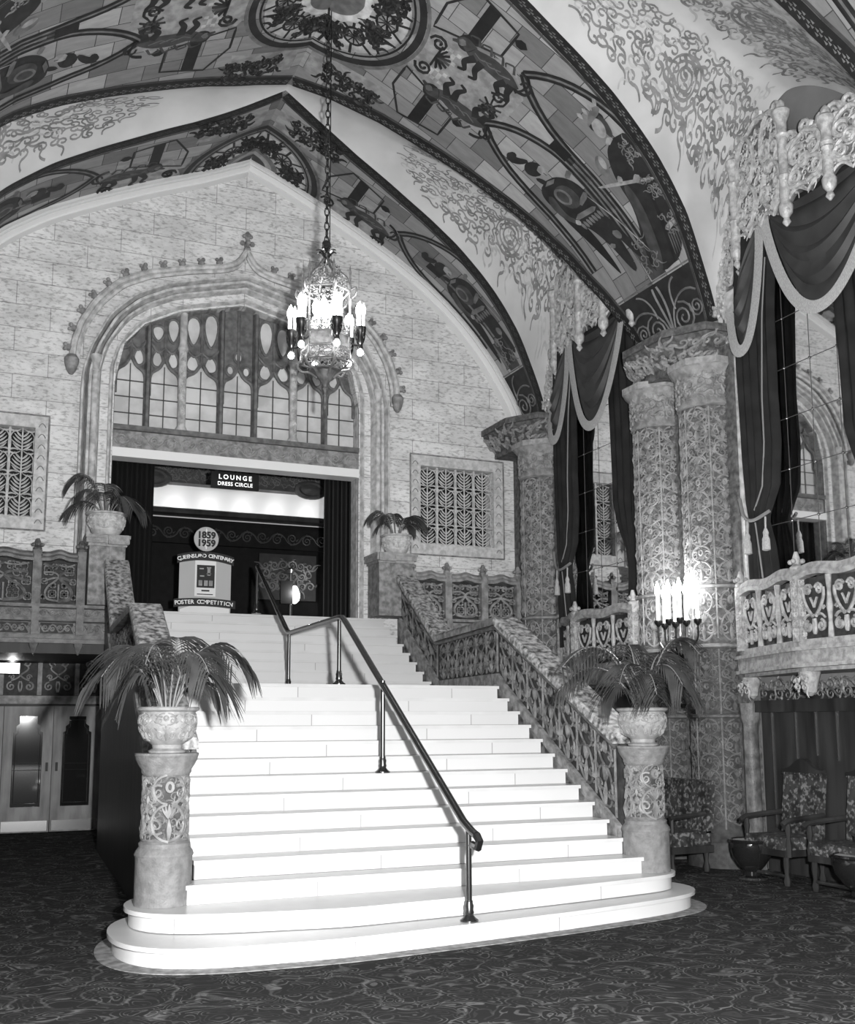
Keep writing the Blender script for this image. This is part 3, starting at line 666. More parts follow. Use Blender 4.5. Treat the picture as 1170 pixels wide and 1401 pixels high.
# lintel: carved frieze over a pale fascia
li = sroot('trim_4')
MB().box(-1.975, 1.975, YF - .02, YF + .3, 5.74, 5.88).build('fascia', M['white'], li, smooth=False)
MB().box(-1.975, 1.975, YF + .04, YF + .3, 5.88, 6.16).build('frieze_ground', M['stone2'], li, smooth=False)
mb = MB(); mb.orn(rinceau(3.9, .22, .24, .012), S_plane((-1.95, YF + .04, 6.02), (1, 0, 0), (0, 0, 1), (0, -1, 0)), .005); mb.build('frieze_scrolls', M['stone'], li)
MB().box(-1.975, 1.975, YF - .03, YF + .3, 6.16, 6.24).build('sill', M['tracery'], li, smooth=False)
# tracery window
wi = sroot('window_1')
mul = [-1.46, -.93, -.31, .25, .88, 1.44]; edges = [-1.975] + mul + [1.975]
xs_ = np.linspace(-2.1, 2.1, 64); pz = np.array([max(7.3, float(archz(np.clip(x, -1.9, 1.9)))) for x in xs_])
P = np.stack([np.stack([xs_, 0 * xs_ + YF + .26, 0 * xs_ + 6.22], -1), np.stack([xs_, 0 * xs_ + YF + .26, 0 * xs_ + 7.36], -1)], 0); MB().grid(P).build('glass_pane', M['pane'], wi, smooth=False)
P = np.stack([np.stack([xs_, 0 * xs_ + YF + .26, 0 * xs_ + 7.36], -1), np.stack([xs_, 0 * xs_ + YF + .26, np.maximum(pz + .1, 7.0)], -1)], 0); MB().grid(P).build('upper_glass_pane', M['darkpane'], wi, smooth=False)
mb = MB()
for a, b_ in zip(edges[:-1], edges[1:]):
    mb.box((a + b_) / 2 - .007, (a + b_) / 2 + .007, YF + .235, YF + .26, 6.24, 7.3)
    for z in (6.5, 6.76, 7.02): mb.box(a, b_, YF + .235, YF + .26, z - .007, z + .007)
mb.build('leading', M['lead'], wi, smooth=False)
for i, x in enumerate(mul):
    zt = float(archz(x)); mb = MB()
    if i in (1, 4): mb.lathe([(.1, 6.2), (.11, 6.26), (.065, 6.34), (.065, 7.55), (.09, 7.6), (.06, 7.7), (.06, zt)], x, YF + .14, 12); mb.orn(scl(rinceau(1.2, .1, .12, .01), 1, 1), lambda a, b, h, x=x: np.stack([x + np.asarray(b), 0 * np.asarray(a) + YF + .075, 6.36 + np.asarray(a)], -1))
    else: mb.prism([(x - .05, YF + .25), (x - .05, YF + .2), (x - .02, YF + .12), (x + .02, YF + .12), (x + .05, YF + .2), (x + .05, YF + .25)], 6.22, zt)
    mb.build('mullion', M['mould'] if i in (1, 4) else M['tracery'], wi)
for a, b_ in zip(edges[:-1], edges[1:]):
    c = (a + b_) / 2; H = (b_ - a) / 2 - .03; mb = MB(); zb = 7.1
    og = [(c - H, zb - .3), (c - H, zb), (c - H * .85, zb + .1), (c - H * .5, zb + .13), (c - H * .3, zb + .18), (c, zb + .34)]
    og = smooth_path(og, 14); full_ = np.r_[og, (og[::-1] * npx(-1, 1) + npx(2 * c, 0))[1:]]
    top = max(7.5, min(float(archz(a)), float(archz(b_))))
    mb.tube(np.stack([full_[:, 0], 0 * full_[:, 0] + YF + .2, full_[:, 1]], 1), .032, 6)
    SP = S_plane((0, YF + .235, 0), (1, 0, 0), (0, 0, 1), (0, -1, 0)); zc = float(archz(c)); am = lambda x: float(archz(np.clip(x, -1.93, 1.93)))
    plate = [tuple(q) for q in full_] + [(x, max(am(x) + .12, zb + .3)) for x in np.linspace(b_, a, 7)]
    MB().prismS([(a, zb - .3)] + plate[:len(full_)] + [(b_, zb - .3)] + plate[len(full_):], SP, 0, .012).build('stone_plate', M['tracery'], wi, smooth=False)
    pv = MB(); t_ = np.linspace(0, 2 * PI, 19)[:-1]
    def opening(cx_, cz, rx_, rz, drop=.35):
        px_ = cx_ + rx_ * np.cos(t_) * (1 - drop * np.sin(t_)); pz_ = cz + rz * np.sin(t_)
        if rz < .05 or any(z_ > am(x_) - .02 for x_, z_ in zip(px_, pz_)): return
        pv.prismS(np.stack([px_, pz_], 1), SP, .013, .016); mb.tube(SP(np.r_[px_, px_[:1]], np.r_[pz_, pz_[:1]], npx(*([.03] * 19))), .022, 6)
    for sx in (-1, 1):
        zt = am(c + sx * H * .55) - .04; z_lo = zb + .5
        if abs(c) < .1:
            opening(c + sx * H * .52, zb + .27, H * .26, .085, 0)
            if sx > 0: opening(c, zb + .5, H * .27, .09, 0)
            opening(c + sx * H * .5, (zb + .62 + zt) / 2 + .03, H * .4, (zt - zb - .62) / 2, -.3)
        else:
            if zt - z_lo > .16: opening(c + sx * H * .5, (z_lo + zt) / 2 + .05, H * .4, (zt - z_lo) / 2 - .05, -.3)
            opening(c + sx * H * .52, zb + .31, H * .36, .14, .25)
            mb.tube(smooth_path([(c, YF + .2, zb + .5), (c + sx * H * .45, YF + .2, zb + .4), (c + sx * H, YF + .2, zb + .58)], 8), .026, 6)
    mb.tube(np.array([(c, YF + .2, zb + .32), (c, YF + .2, max(zc - .02, zb + .4))]), .028, 6)
    if pv.n: pv.build('tracery_light', M['pane'], wi, smooth=False)
    mb.build('tracery', M['tracery'], wi)

# ------------------------------------------------------------------ lobby seen through the doorway
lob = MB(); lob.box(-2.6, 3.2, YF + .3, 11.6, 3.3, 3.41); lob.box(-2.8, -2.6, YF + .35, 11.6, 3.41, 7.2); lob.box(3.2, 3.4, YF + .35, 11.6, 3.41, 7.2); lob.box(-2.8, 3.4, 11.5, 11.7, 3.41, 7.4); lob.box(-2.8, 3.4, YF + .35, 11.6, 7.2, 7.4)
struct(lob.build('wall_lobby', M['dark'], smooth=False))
for nm, x0, x1, lb in (('drape', -2.0, -1.27, 'black floor-length drape filling the left side of the great doorway'), ('drape', 1.53, 2.02, 'black floor-length drape filling the right side of the great doorway')):
    mb = MB(); a = np.linspace(x0, x1, 40); P = np.array([[(x, 8.02 + .035 * math.sin(x * 42), z) for z in (3.415, 5.0, 6.2)] for x in a]); mb.grid(P); tag(mb.build('doorway_drape', M['black']), lb, 'drape', 'black drapes in the doorway')
cv = sroot('trim_5')
a = np.linspace(-2.59, 3.19, 2); sec = [(11.5, 5.62), (11.1, 5.62), (11.1, 5.66), (11.08, 5.7), (11.12, 5.72)]
MB().grid(np.array([[(x, y, z) for y, z in sec] for x in a])).build('cove_ledge', M['wood'], cv, smooth=False)
sec = [(11.48, 5.6), (11.46, 5.8), (11.4, 5.95), (11.28, 6.07), (11.05, 6.16)]
MB().grid(np.array([[(x, y, z) for y, z in sec] for x in a])).build('cove', M['white'], cv)
mb = MB(); mb.box(-2.59, 3.19, 10.85, 11.1, 6.14, 6.5); mb.build('cornice_ground', M['p2'], cv, smooth=False)
mb = MB(); mb.orn(fill(3.3, .26, .13, .014, 5), S_plane((-.8, 10.85, 6.2), (1, 0, 0), (0, 0, 1), (0, -1, 0)), .006); mb.build('cornice_scrolls', M['p3'], cv)
for x in (-.85, 2.15):
    mb = MB(); mb.lathe([(.34, 0), (.32, .05), (.25, .07), (.2, .05), (.1, .09), (.02, .1)], 0, 0, 24); o = mb.build('oval_medallion', M['p2'], cv); o.rotation_euler = (PI / 2, 0, 0); o.location = (x, 10.86, 6.2); o.scale = (1, .55, 1)
MB().box(-2.59, 3.19, 11.38, 11.49, 5.1, 5.5).build('frieze_board', M['dark'], cv, smooth=False)
mb = MB(); mb.orn(rinceau(4.2, .26, .3, .016), S_plane((-1.2, 11.38, 5.3), (1, 0, 0), (0, 0, 1), (0, -1, 0)), .006); mb.build('frieze_scrolls', M['p2'], cv)

# lettering turned into meshes
def text_into(mb, s, size, S, x0, y0, bold=0.0, space=1.0, ang=None, depth=.004, align='CENTER'):
    cu = bpy.data.curves.new('t', 'FONT'); cu.body = s; cu.size = size; cu.offset = bold; cu.space_character = space; cu.resolution_u = 3; cu.align_x = align; cu.align_y = 'CENTER'; cu.extrude = .0
    ob = bpy.data.objects.new('t', cu); COL.objects.link(ob); bpy.context.view_layer.update()
    me = bpy.data.meshes.new_from_object(ob.evaluated_get(bpy.context.evaluated_depsgraph_get()))
    v = np.array([q.co[:2] for q in me.vertices]).reshape(-1, 2); f = [tuple(p.vertices) for p in me.polygons]
    if ang is not None: v = v @ np.array([[math.cos(ang), math.sin(ang)], [-math.sin(ang), math.cos(ang)]])
    v = v + npx(x0, y0); mb.add(S(v[:, 0], v[:, 1], depth + 0 * v[:, 0]), f)
    bpy.data.objects.remove(ob); bpy.data.curves.remove(cu); bpy.data.meshes.remove(me)
def arch_text(mb, s, size, S, xc, y0, bow, width, depth=.006, bold=.002):
    n_ = len(s)
    for i, ch in enumerate(s):
        if ch == ' ': continue
        t = (i + .5) / n_ * 2 - 1; text_into(mb, ch, size, S, xc + t * width / 2, y0 - bow * t * t, bold, ang=-2 * bow * t / (width / 2), depth=depth)
# lit sign hanging in the doorway
t = thing('lounge_sign', 'lit hanging sign reading LOUNGE over DRESS CIRCLE in the great doorway', 'sign', (0, 8.0, 5.45))
MB().box(-.38, .4, 8.0, 8.03, 5.47, 5.74).build('board', M['black'], t, smooth=False)
mb = MB(); S = S_plane((0.01, 8.0, 5.6), (1, 0, 0), (0, 0, 1), (0, -1, 0)); text_into(mb, 'LOUNGE', .105, S, 0, .055, .002, 1.45); text_into(mb, 'DRESS CIRCLE', .085, S, 0, -.055, .0012, 1.08); mb.build('lettering', M['litletter'], t, smooth=False)
mb = MB(); [mb.box(x - .006, x + .006, 8.01, 8.02, 5.74, 5.9) for x in (-.3, .32)]; mb.build('hanger', M['black'], t)
# centenary poster stand
t = thing('poster_stand', 'poster display stand topped by a round 1859 1959 sign in the doorway', 'display stand', (-.33, 8.5, 3.41)); yy = 8.5
S = S_plane((-.33, yy, 3.41), (1, 0, 0), (0, 0, 1), (0, -1, 0))
MB().prismS([(-.42, .0), (.42, .0), (.42, .95), (.2, .99), (0, 1.0), (-.2, .99), (-.42, .95)], S, -.03, 0).build('board', M['paper'], t, smooth=False)
mb = MB(); mb.prismS([(.2 * math.cos(a), 1.3 + .2 * math.sin(a)) for a in np.linspace(0, 2 * PI, 41)[:-1]], S, -.02, .012); disc = mb.build('round_sign', M['paper'], t, smooth=False)
mb = MB(); text_into(mb, '1859', .15, S, 0, 1.36, .008, depth=.016); text_into(mb, '1959', .15, S, 0, 1.23, .008, depth=.016); mb.build('date_lettering', M['ink'], disc, smooth=False)
mb = MB(); mb.prismS([(0, 1.49), (-.05, 1.28), (0, 1.12), (.05, 1.28)], S, .0125, .0135); mb.build('pale_star', M['whitepaper'], disc, smooth=False)
MB().box(-.36, -.3, yy, yy + .03, 3.41 + .95, 3.41 + 1.15).build('neck', M['black'], t, smooth=False)
def band(y0, bow, hgt, w): 
    x = np.linspace(-w, w, 15); return [(a, y0 - bow * (a / w) ** 2 + hgt) for a in x] + [(a, y0 - bow * (a / w) ** 2) for a in x[::-1]]
rb = MB().prismS(band(.95, .07, .14, .46), S, .002, .014).build('upper_ribbon', M['ink'], t, smooth=False)
mb = MB(); arch_text(mb, 'QUEENSLAND CENTENARY', .084, S, 0, 1.02, .07, .9, .02, .0022); mb.build('ribbon_lettering', M['lettering'], rb, smooth=False)
rb = MB().prismS(band(.2, .03, .13, .5), S, .004, .016).build('lower_ribbon', M['ink'], t, smooth=False)
mb = MB(); arch_text(mb, 'POSTER COMPETITION', .09, S, -.02, .265, .03, .94, .022, .0022); mb.build('ribbon_lettering', M['lettering'], rb, smooth=False)
po = MB().prismS([(-.17, .36), (.17, .36), (.17, .94), (-.17, .94)], S, .002, .008).build('poster', M['whitepaper'], t, smooth=False)
MB().prismS([(-.14, .5), (.15, .5), (.15, .87), (-.14, .87)], S, .009, .011).build('poster_picture', M['ink'], po, smooth=False)
mb = MB(); [mb.prismS([(x, y), (x + .07, y), (x + .07, y + .02), (x, y + .02)], S, .012, .0125) for x, y in ((-.1, .8), (.02, .82), (.02, .72), (-.09, .68))]; mb.prismS([(.03, .7), (.08, .7), (.08, .82), (.03, .82)], S, .012, .0125)
[mb.prismS([(x, .53), (x + .06, .53), (x + .06, .62), (x, .62)], S, .012, .0122) for x in (-.11, -.02, .06)]; mb.build('poster_figures', M['p4'], po, smooth=False)
mb = MB(); mb.prismS([(-.06, .44), (.07, .44), (.07, .465), (-.06, .465)], S, .009, .0095); mb.prismS([(-.13, .385), (.13, .385), (.13, .4), (-.13, .4)], S, .009, .0095); mb.build('poster_caption', M['ink'], po, smooth=False)
MB().prismS([(-.4, .0), (.4, .0), (.4, .17), (.2, .19), (-.2, .21), (-.4, .14)], S, .002, .006).build('notice_panel', M['whitepaper'], t, smooth=False)
MB().box(-.36, -.3, yy + .02, yy + .3, 3.415, 3.45).build('foot', M['black'], t, smooth=False)
# carved lamp niche at the back of the lobby
t = thing('lamp_niche', 'carved wall ornament lit by a small lamp at the right rear of the doorway lobby', 'wall ornament', (1.85, 11.3, 3.41))
MB().box(1.3, 2.45, 11.4, 11.49, 4.1, 5.0).build('back_panel', M['p1'], t, smooth=False)
mb = MB(); mb.orn(off(fill(1.1, .6, .2, .02, 4, True), 1.32, 4.3), S_plane((0, 11.4, 0), (1, 0, 0), (0, 0, 1), (0, -1, 0)), .01); mb.build('carving', M['p3'], t)
mb = MB(); mb.lathe([(.2, 3.41), (.2, 3.45), (.04, 3.5), (.04, 4.6), (.1, 4.66), (.03, 4.7)], 1.85, 11.1, 12); mb.build('lamp_stem', M['metal'], t)
mb = MB(); mb.lathe([(.03, 4.0), (.09, 4.06), (.11, 4.16), (.06, 4.3), (.02, 4.34)], 1.9, 11.0, 14); mb.build('lamp_bulb', M['glowglass'], t)
MB().box(1.6, 1.84, 10.9, 10.95, 3.98, 4.42).build('lamp_shield', M['black'], t, smooth=False)
lamp_pts = [(1.9, 10.85, 4.2, 25)]

# ------------------------------------------------------------------ grilles in the back wall
def grille(cx, label):
    t = thing('wall_grille', label, 'grille', (cx, YF, 4.5), 'grilles in the back wall'); w, z0, z1 = .695, 4.71, 6.05
    mb = MB()
    for a, b_, c, d_ in ((-.88, -.69, 4.52, 6.24), (.69, .88, 4.52, 6.24)): mb.box(cx + a, cx + b_, YF - .03, YF, c, d_)
    mb.box(cx - .69, cx + .69, YF - .03, YF, 4.52, z0); mb.box(cx - .69, cx + .69, YF - .03, YF, z1, 6.24)
    fr = mb.build('frame', M['grillestone'], t, smooth=False)
    mb = MB()
    for a, b_ in (((-.88, 4.52), (.88, 4.52)), ((.88, 4.52), (.88, 6.24)), ((.88, 6.24), (-.88, 6.24)), ((-.88, 6.24), (-.88, 4.52))): mb.tube(np.array([(cx + a[0], YF - .035, a[1]), (cx + b_[0], YF - .035, b_[1])]), .014, 5)
    S = S_plane((cx, YF - .03, 0), (1, 0, 0), (0, 0, 1), (0, -1, 0))
    for sx in (-1, 1):
        for z in np.arange(4.62, 6.2, .16): mb.orn([(bez((sx * .785 - .05, z), (sx * .785, z + .12), (sx * .785 + .05, z), n=6), .007)], S)
    mb.build('frame_beading', M['stone2'], fr)
    MB().box(cx - w, cx + w, YF + .3, YF + .32, z0, z1).build('dark_backing', M['black'], t, smooth=False)
    mb = MB(); [mb.box(cx + x - .016, cx + x + .016, YF + .05, YF + .1, z0, z1) for x in (-.3475, 0, .3475)]; mb.build('upright', M['grillestone'], t, smooth=False)
    S = S_plane((cx, YF + .08, 0), (1, 0, 0), (0, 0, 1), (0, -1, 0))
    for i in range(4):
        xc = -.52 + .3475 * i; mb = MB(); mb.tube(np.array([(cx + xc, YF + .08, z0), (cx + xc, YF + .08, z1)]), .013, 5)
        c = []
        for j in range(4):
            z = z0 + .01 + j * .333; up = 1
            for q in range(5):
                zz = z + q * .05; ln = .15 - .018 * abs(q - 1)
                c.append((bez((0, zz), (ln * .5, zz + .02), (ln, zz + .1), n=6), npx(.006, .011, .014, .014, .01, .004)))
            c.append((bez((.165, z - .0), (.12, z + .04), (.05, z + .0), n=6), npx(.012, .014, .014, .01, .008, .004)))
            c.append((bez((.165, z + .3), (.1, z + .26), (.02, z + .32), n=6), npx(.012, .014, .014, .01, .008, .004)))
            c.append((bez((.165, z + .2), (.15, z + .26), (.09, z + .3), n=6), .009)); c.append((bez((.165, z + .02), (.15, z + .1), (.165, z + .2), n=6), .008))
        mb.orn(off(mir(c), xc, 0), S, 0, 4); mb.build('leaf_lattice', M['grillestone'], t)
    return t
grille(3.765, 'leaf-pattern stone wall grille on the right of the arched doorway'); grille(-3.765, 'leaf-pattern stone wall grille on the left of the arched doorway')

# ------------------------------------------------------------------ staircase
RS, TR = .155, .2628
st = thing('staircase', 'broad white marble staircase rising to the arched doorway', 'staircase', (0, 0, 0))
o1 = smooth_path([(-2.2, .85), (-2.48, .7), (-2.66, .45), (-2.75, .15), (-2.77, -.2), (-2.7, -.55), (-2.5, -.8), (-2.1, -.93), (-1.13, -.97), (-.06, -.84), (.94, -.69), (1.94, -.49), (2.45, -.32), (2.66, -.14), (2.77, .1), (2.74, .4), (2.58, .66), (2.25, .82)], 70)
o2 = smooth_path([(-2.2, .8), (-2.44, .66), (-2.58, .42), (-2.63, .16), (-2.58, -.1), (-2.4, -.32), (-1.98, -.46), (-1.03, -.62), (.04, -.52), (1.13, -.36), (1.82, -.24), (2.35, -.14), (2.55, .0), (2.63, .2), (2.58, .45), (2.44, .66), (2.2, .8)], 70)
def bowstep(o, z0, z1):
    c = npx(0, .5); inn_ = c + (o - c) * npx(.985, .972)
    MB().prism([tuple(q) for q in o], z1 - .035, z1).build('tread', M['step'], st, ang=30)
    MB().prism([tuple(q) for q in inn_], z0 + .007, z1 - .035).build('riser', M['riser'], st, ang=30)
bowstep(o1, 0, RS); bowstep(o2, RS, 2 * RS)
for k_ in range(3, 23):
    z1 = k_ * RS
    lx = lambda y: float(np.interp(y, [0, 3, 7.5], [-2.06, -1.95, -1.76])) + .0
    if k_ == 3: y0, xr = 0, 2.155
    elif k_ < 15: y0, xr = TR * (k_ - 3), 2.12
    else: y0, xr = 5.66 + (k_ - 15) * .2686, 2.43
    dep = {3: .28, 14: 2.8, 22: .42}.get(k_, .32)
    lf = (lambda y: -2.16) if k_ == 3 else lx
    MB().prism([(lf(y0), y0), (xr, y0), (xr, y0 + dep), (lf(y0 + dep), y0 + dep)] + ([(lx(3.0), 3.0)] if k_ == 14 else []), z1 - .035, z1).build('tread', M['step'], st, smooth=False)
    MB().prism([(lf(y0 + .03) + .01, y0 + .028), (xr - .012, y0 + .028), (xr - .012, y0 + .1), (lf(y0 + .1) + .01, y0 + .1)], z1 - RS, z1 - .035).build('riser', M['riser'], st, smooth=False)
    if k_ == 14: MB().prism([(2.12, 2.92), (2.43, 5.7), (2.12, 5.7)], z1 - .03, z1 - .001).build('landing_fillet', M['step'], st, smooth=False)
# balustrades
def balustrade(sgn, label):
    t = thing('stair_balustrade', label, 'balustrade', (0, 0, 0), 'carved stair balustrades')
    if sgn > 0: xi = lambda y: float(np.interp(y, [0, 2.9, 5.6, 8], [2.15, 2.15, 2.45, 2.45])); 
    else: xi = lambda y: float(np.interp(y, [0, 3, 7.5], [-2.06, -1.95, -1.76]))
    th = .27 * sgn
    ys = [.42, 3.06, 5.5, 7.0]; zt = [1.52, 2.93, 2.9, 3.97]     # under side of the cap
    zb = [.69, 2.3, 2.3, 3.35]
    ysd = np.unique(np.r_[np.linspace(.42, 3.06, 12), np.linspace(3.06, 5.5, 8), np.linspace(5.5, 7.0, 8)]); Zt = np.interp(ysd, ys, zt); Zb = np.interp(ysd, ys, zb)
    X = np.array([xi(y) for y in ysd])
    for nm, A, B_, x0, x1, m_ in (('panel', Zb, Zt, .05, .22, 'shade_ground'), ('base_moulding', Zb - .1, Zb + .03, 0.0, .27, 'stone2'), ('string_wall', Zb * 0 + .0, Zb - .09, .01, .26, 'strmarble')):
        if nm == 'string_wall': A = np.where(ysd < .95, .312, 0)
        P = np.stack([np.stack([X + sgn * x0, ysd, A], -1), np.stack([X + sgn * x0, ysd, B_], -1), np.stack([X + sgn * x1, ysd, B_], -1), np.stack([X + sgn * x1, ysd, A], -1)], 1)
        mb = MB(); mb.grid(P, cv=True); n_ = len(ysd); mb.f += [(0, 1, 2, 3), (4 * n_ - 1, 4 * n_ - 2, 4 * n_ - 3, 4 * n_ - 4)]
        mb.build(nm, M[m_] if not (nm == 'string_wall' and sgn < 0) else M['stairside'], t, smooth=False)
    # cap pieces: lower, level, upper
    for i, nm in enumerate(('lower_cap', 'level_cap', 'upper_cap')):
        a, b_ = ys[i], ys[i + 1]; mb = MB(); P = []
        for y, z in ((a, zt[i]), (b_, zt[i + 1])):
            x = xi(y); P.append([(x - sgn * .04, y, z), (x - sgn * .04, y, z + .07), (x - sgn * .02, y, z + .1), (x + sgn * .29, y, z + .1), (x + sgn * .31, y, z + .07), (x + sgn * .31, y, z)])
        mb.grid(np.array(P), cv=True); mb.f += [tuple(range(6)), tuple(range(6, 12))[::-1]]; mb.build(nm, M['capmarble'] if i != 1 else M['strmarble'], t, smooth=False)
        mb = MB(); mb.tube(np.array([(xi(a) + sgn * .0, a, zt[i] - .03), (xi(b_) + sgn * .0, b_, zt[i + 1] - .03)]), .03, 6); mb.build('cap_moulding', M['dark_relief'], t)
    # carved relief, inner face (and outer face on the left, which the camera sees)
    yy_ = lambda a: a
    def S(a, b, h): 
        a = np.asarray(a, float); x = np.interp(a, ysd, X); z0 = np.interp(a, ysd, Zb) + .05; z1 = np.interp(a, ysd, Zt) - .05
        return np.stack([x + sgn * (.05 - np.asarray(h)), a, z0 + (z1 - z0) * np.asarray(b)], -1)
    for a0, a1 in ((.5, 3.02), (3.1, 5.45), (5.55, 6.98)):
        n_ = max(1, int((a1 - a0) / .36)); w = (a1 - a0) / n_
        mb = MB()
        for i in range(n_): mb.orn(off(candel(w, 1.0, .016), a0 + (i + .5) * w, 0), S, .012, 4); mb.orn([(np.array([(a0 + i * w, 0), (a0 + i * w, 1.0)]), .018)], S, .008)
        mb.build('carved_relief', M['dark_relief'], t)
    if sgn < 0:
        def S2(a, b, h):
            a = np.asarray(a, float); x = np.interp(a, ysd, X); z0 = np.interp(a, ysd, Zb) + .05; z1 = np.interp(a, ysd, Zt) - .05
            return np.stack([x + sgn * (.22 + np.asarray(h)), a, z0 + (z1 - z0) * np.asarray(b)], -1)
        mb = MB()
        for i in range(16): mb.orn(off(candel(.42, 1.0, .014), .6 + .42 * i, 0), S2, .012, 4)
        mb.build('outer_relief', M['dark_relief'], t)
    return t
balustrade(1, 'carved balustrade with mottled marble cap on the right of the stairs'); balustrade(-1, 'carved balustrade with mottled marble cap on the left of the stairs')

# newel columns at the stair foot
def newel():
    t = thing('newel_column', 'carved round newel column at the left foot of the marble stairs', 'column', (-2.31, .18, .31), 'stair newel columns'); cx, cy = -2.31, .18
    t['_org'] = [cx, cy, .31]
    MB().lathe([(.225, .311), (.225, .68), (.235, .7), (.225, .73), (.2, .76), (.205, .79), (.18, .81)], cx, cy, 32).build('base', M['newelstone'], t)
    sh = MB().lathe([(.175, .8), (.172, 1.33)], cx, cy, 28).build('shaft', M['newelground'], t)
    S = S_cyl(cx, cy, .173, .81, 0); mb = MB(); w = 2 * PI * .173 / 3
    for i in range(3):
        mb.orn(off(candel(w, .52, .0155), (i + .25) * w, 0), S, .006, 5)
        mb.orn(off(scl(candel(w * .5, .26, .01), 1, -1), (i + .75) * w, .3), S, .004, 5); mb.orn(off(candel(w * .5, .24, .01), (i + .75) * w, .28), S, .004, 5)
    mb.orn(fill(6 * w / 2, .52, .1, .008, 3), S, .0, 4)
    for z in (.005, .515): mb.orn([(np.stack([np.linspace(0, 2 * PI * .173, 40), 0 * np.linspace(0, 1, 40) + z], 1), .012)], S, .004)
    mb.build('carved_scrolls', M['newelrelief'], sh)
    MB().lathe([(.18, 1.32), (.2, 1.35), (.2, 1.37), (.225, 1.41), (.245, 1.45), (.25, 1.475), (.255, 1.48), (.255, 1.5)], cx, cy, 32).build('capital', M['newelstone'], t)
    return t
nw = newel(); dup(nw, (2.31, .18, .31), 'carved round newel column at the right foot of the marble stairs')

# potted palms
def frond(mb, stem, o, az, L_, rise, droop, nleaf=20, lw=.011, ll=.3):
    t = np.linspace(0, 1, 14); r = L_ * t; z = rise * np.sin(t * PI * .62) - droop * t ** 2.2
    R_ = L_ * (t * .35 + .65 * t ** 1.5) if True else r
    x = o[0] + R_ * math.cos(az); y = o[1] + R_ * math.sin(az); C = np.stack([x, y, o[2] + z], 1)
    stem.tube(C, np.linspace(.009, .003, 14), 5)
    side = npx(-math.sin(az), math.cos(az), 0)
    for i in range(nleaf):
        u = .28 + .72 * i / (nleaf - 1); p = npx(*[np.interp(u, t, C[:, k_]) for k_ in range(3)]); q = npx(*[np.interp(min(1, u + .03), t, C[:, k_]) for k_ in range(3)]); T_ = q - npx(*[np.interp(u - .03, t, C[:, k_]) for k_ in range(3)]); T_ /= np.linalg.norm(T_)
        l = ll * (.5 + .9 * math.sin(PI * (u - .22) / .85)) * rng.uniform(.85, 1.1)
        for s in (-1, 1):
            dirv = T_ * .62 + s * side * .7 + npx(0, 0, .12); v = np.linspace(0, 1, 6)
            C2 = p + np.outer(v * l, dirv) - np.outer(v ** 2 * l * .75, npx(0, 0, 1)); W = lw * np.sin(PI * (.12 + .86 * v)) ** .7
            wv = np.cross(dirv, npx(0, 0, 1)); wv = wv / (np.linalg.norm(wv) + 1e-6) * .8 + npx(0, 0, .5)
            mb.grid(np.stack([C2 + np.outer(W, wv), C2 - np.outer(W, wv)], 1))
def palm(name, label, x, y, z, pot_r, pot_h, fr, seed, foot=True, leaf=.3, nleaf=20, ymax=99, pm='urn'):
    global rng
    rng = np.random.default_rng(seed)
    t = thing(name, label, 'potted palm', (x, y, z), 'potted palms on the stairs'); s = pot_r
    prof = [(s * .62, .002), (s * .64, .05 * pot_h), (s * .5, .1 * pot_h), (s * .52, .18 * pot_h), (s * .8, .32 * pot_h), (s * .96, .52 * pot_h), (s * .99, .7 * pot_h), (s * .93, .86 * pot_h), (s * .94, .89 * pot_h), (s * 1.06, .93 * pot_h), (s * 1.08, .97 * pot_h), (s * 1.04, pot_h), (s * .9, pot_h), (s * .86, .9 * pot_h)]
    if not foot: prof[:4] = [(s * .6, .002), (s * .64, .03 * pot_h), (s * .7, .1 * pot_h), (s * .8, .2 * pot_h)]
    pot = MB().lathe(prof, x, y, 32, z).build('pot', M[pm], t)
    def S(a, b, h):
        zz = np.asarray(b); rr = np.interp(zz, [q[1] for q in prof[3:9]], [q[0] for q in prof[3:9]]) + np.asarray(h); th = np.asarray(a)
        return np.stack([x + rr * np.cos(th), y + rr * np.sin(th), z + zz], -1)
    mb = MB(); c = candel(.9, 1.0, 1.0)
    for i in range(7):
        cc = [(np.asarray(p_) * npx(1, pot_h * .6) + npx(i * 2 * PI / 7, pot_h * .26), np.asarray(r_) * s * .036) for p_, r_ in c]; mb.orn(cc, S, .0, 4)
    mb.build('relief', M[pm], pot)
    MB().lathe([(.01, pot_h * .9), (s * .87, pot_h * .9), (s * .87, pot_h * .86), (.01, pot_h * .86)], x, y, 20, z).build('soil', M['soil'], t)
    for (az, L_, rise, droop) in fr:
        m1, m2 = MB(), MB(); frond(m1, m2, (x + .05 * math.cos(az), y + .05 * math.sin(az), z + pot_h * .88), az, L_, rise, droop, nleaf, ll=leaf)
        [np.minimum(q[:, 1], ymax, out=q[:, 1]) for q in m1.v + m2.v]; f = m1.build('frond', M['leaf'], t); m2.build('frond_stalk', M['leafhi'], f)
    return t
palm('potted_palm', 'potted palm in a pale carved urn on the left newel column', -2.31, .18, 1.5, .235, .37,
     [(-.1, .62, .72, .3), (.35, .55, .66, .2), (1.2, .5, .75, .2), (2.4, .55, .7, .3), (3.0, .6, .55, .3), (3.5, .55, .62, .3), (4.2, .5, .66, .25), (5.2, .45, .6, .25), (-.5, .42, .42, .2), (1.9, .4, .5, .15), (.1, .35, .3, .1), (3.3, .34, .4, .2)], 3)
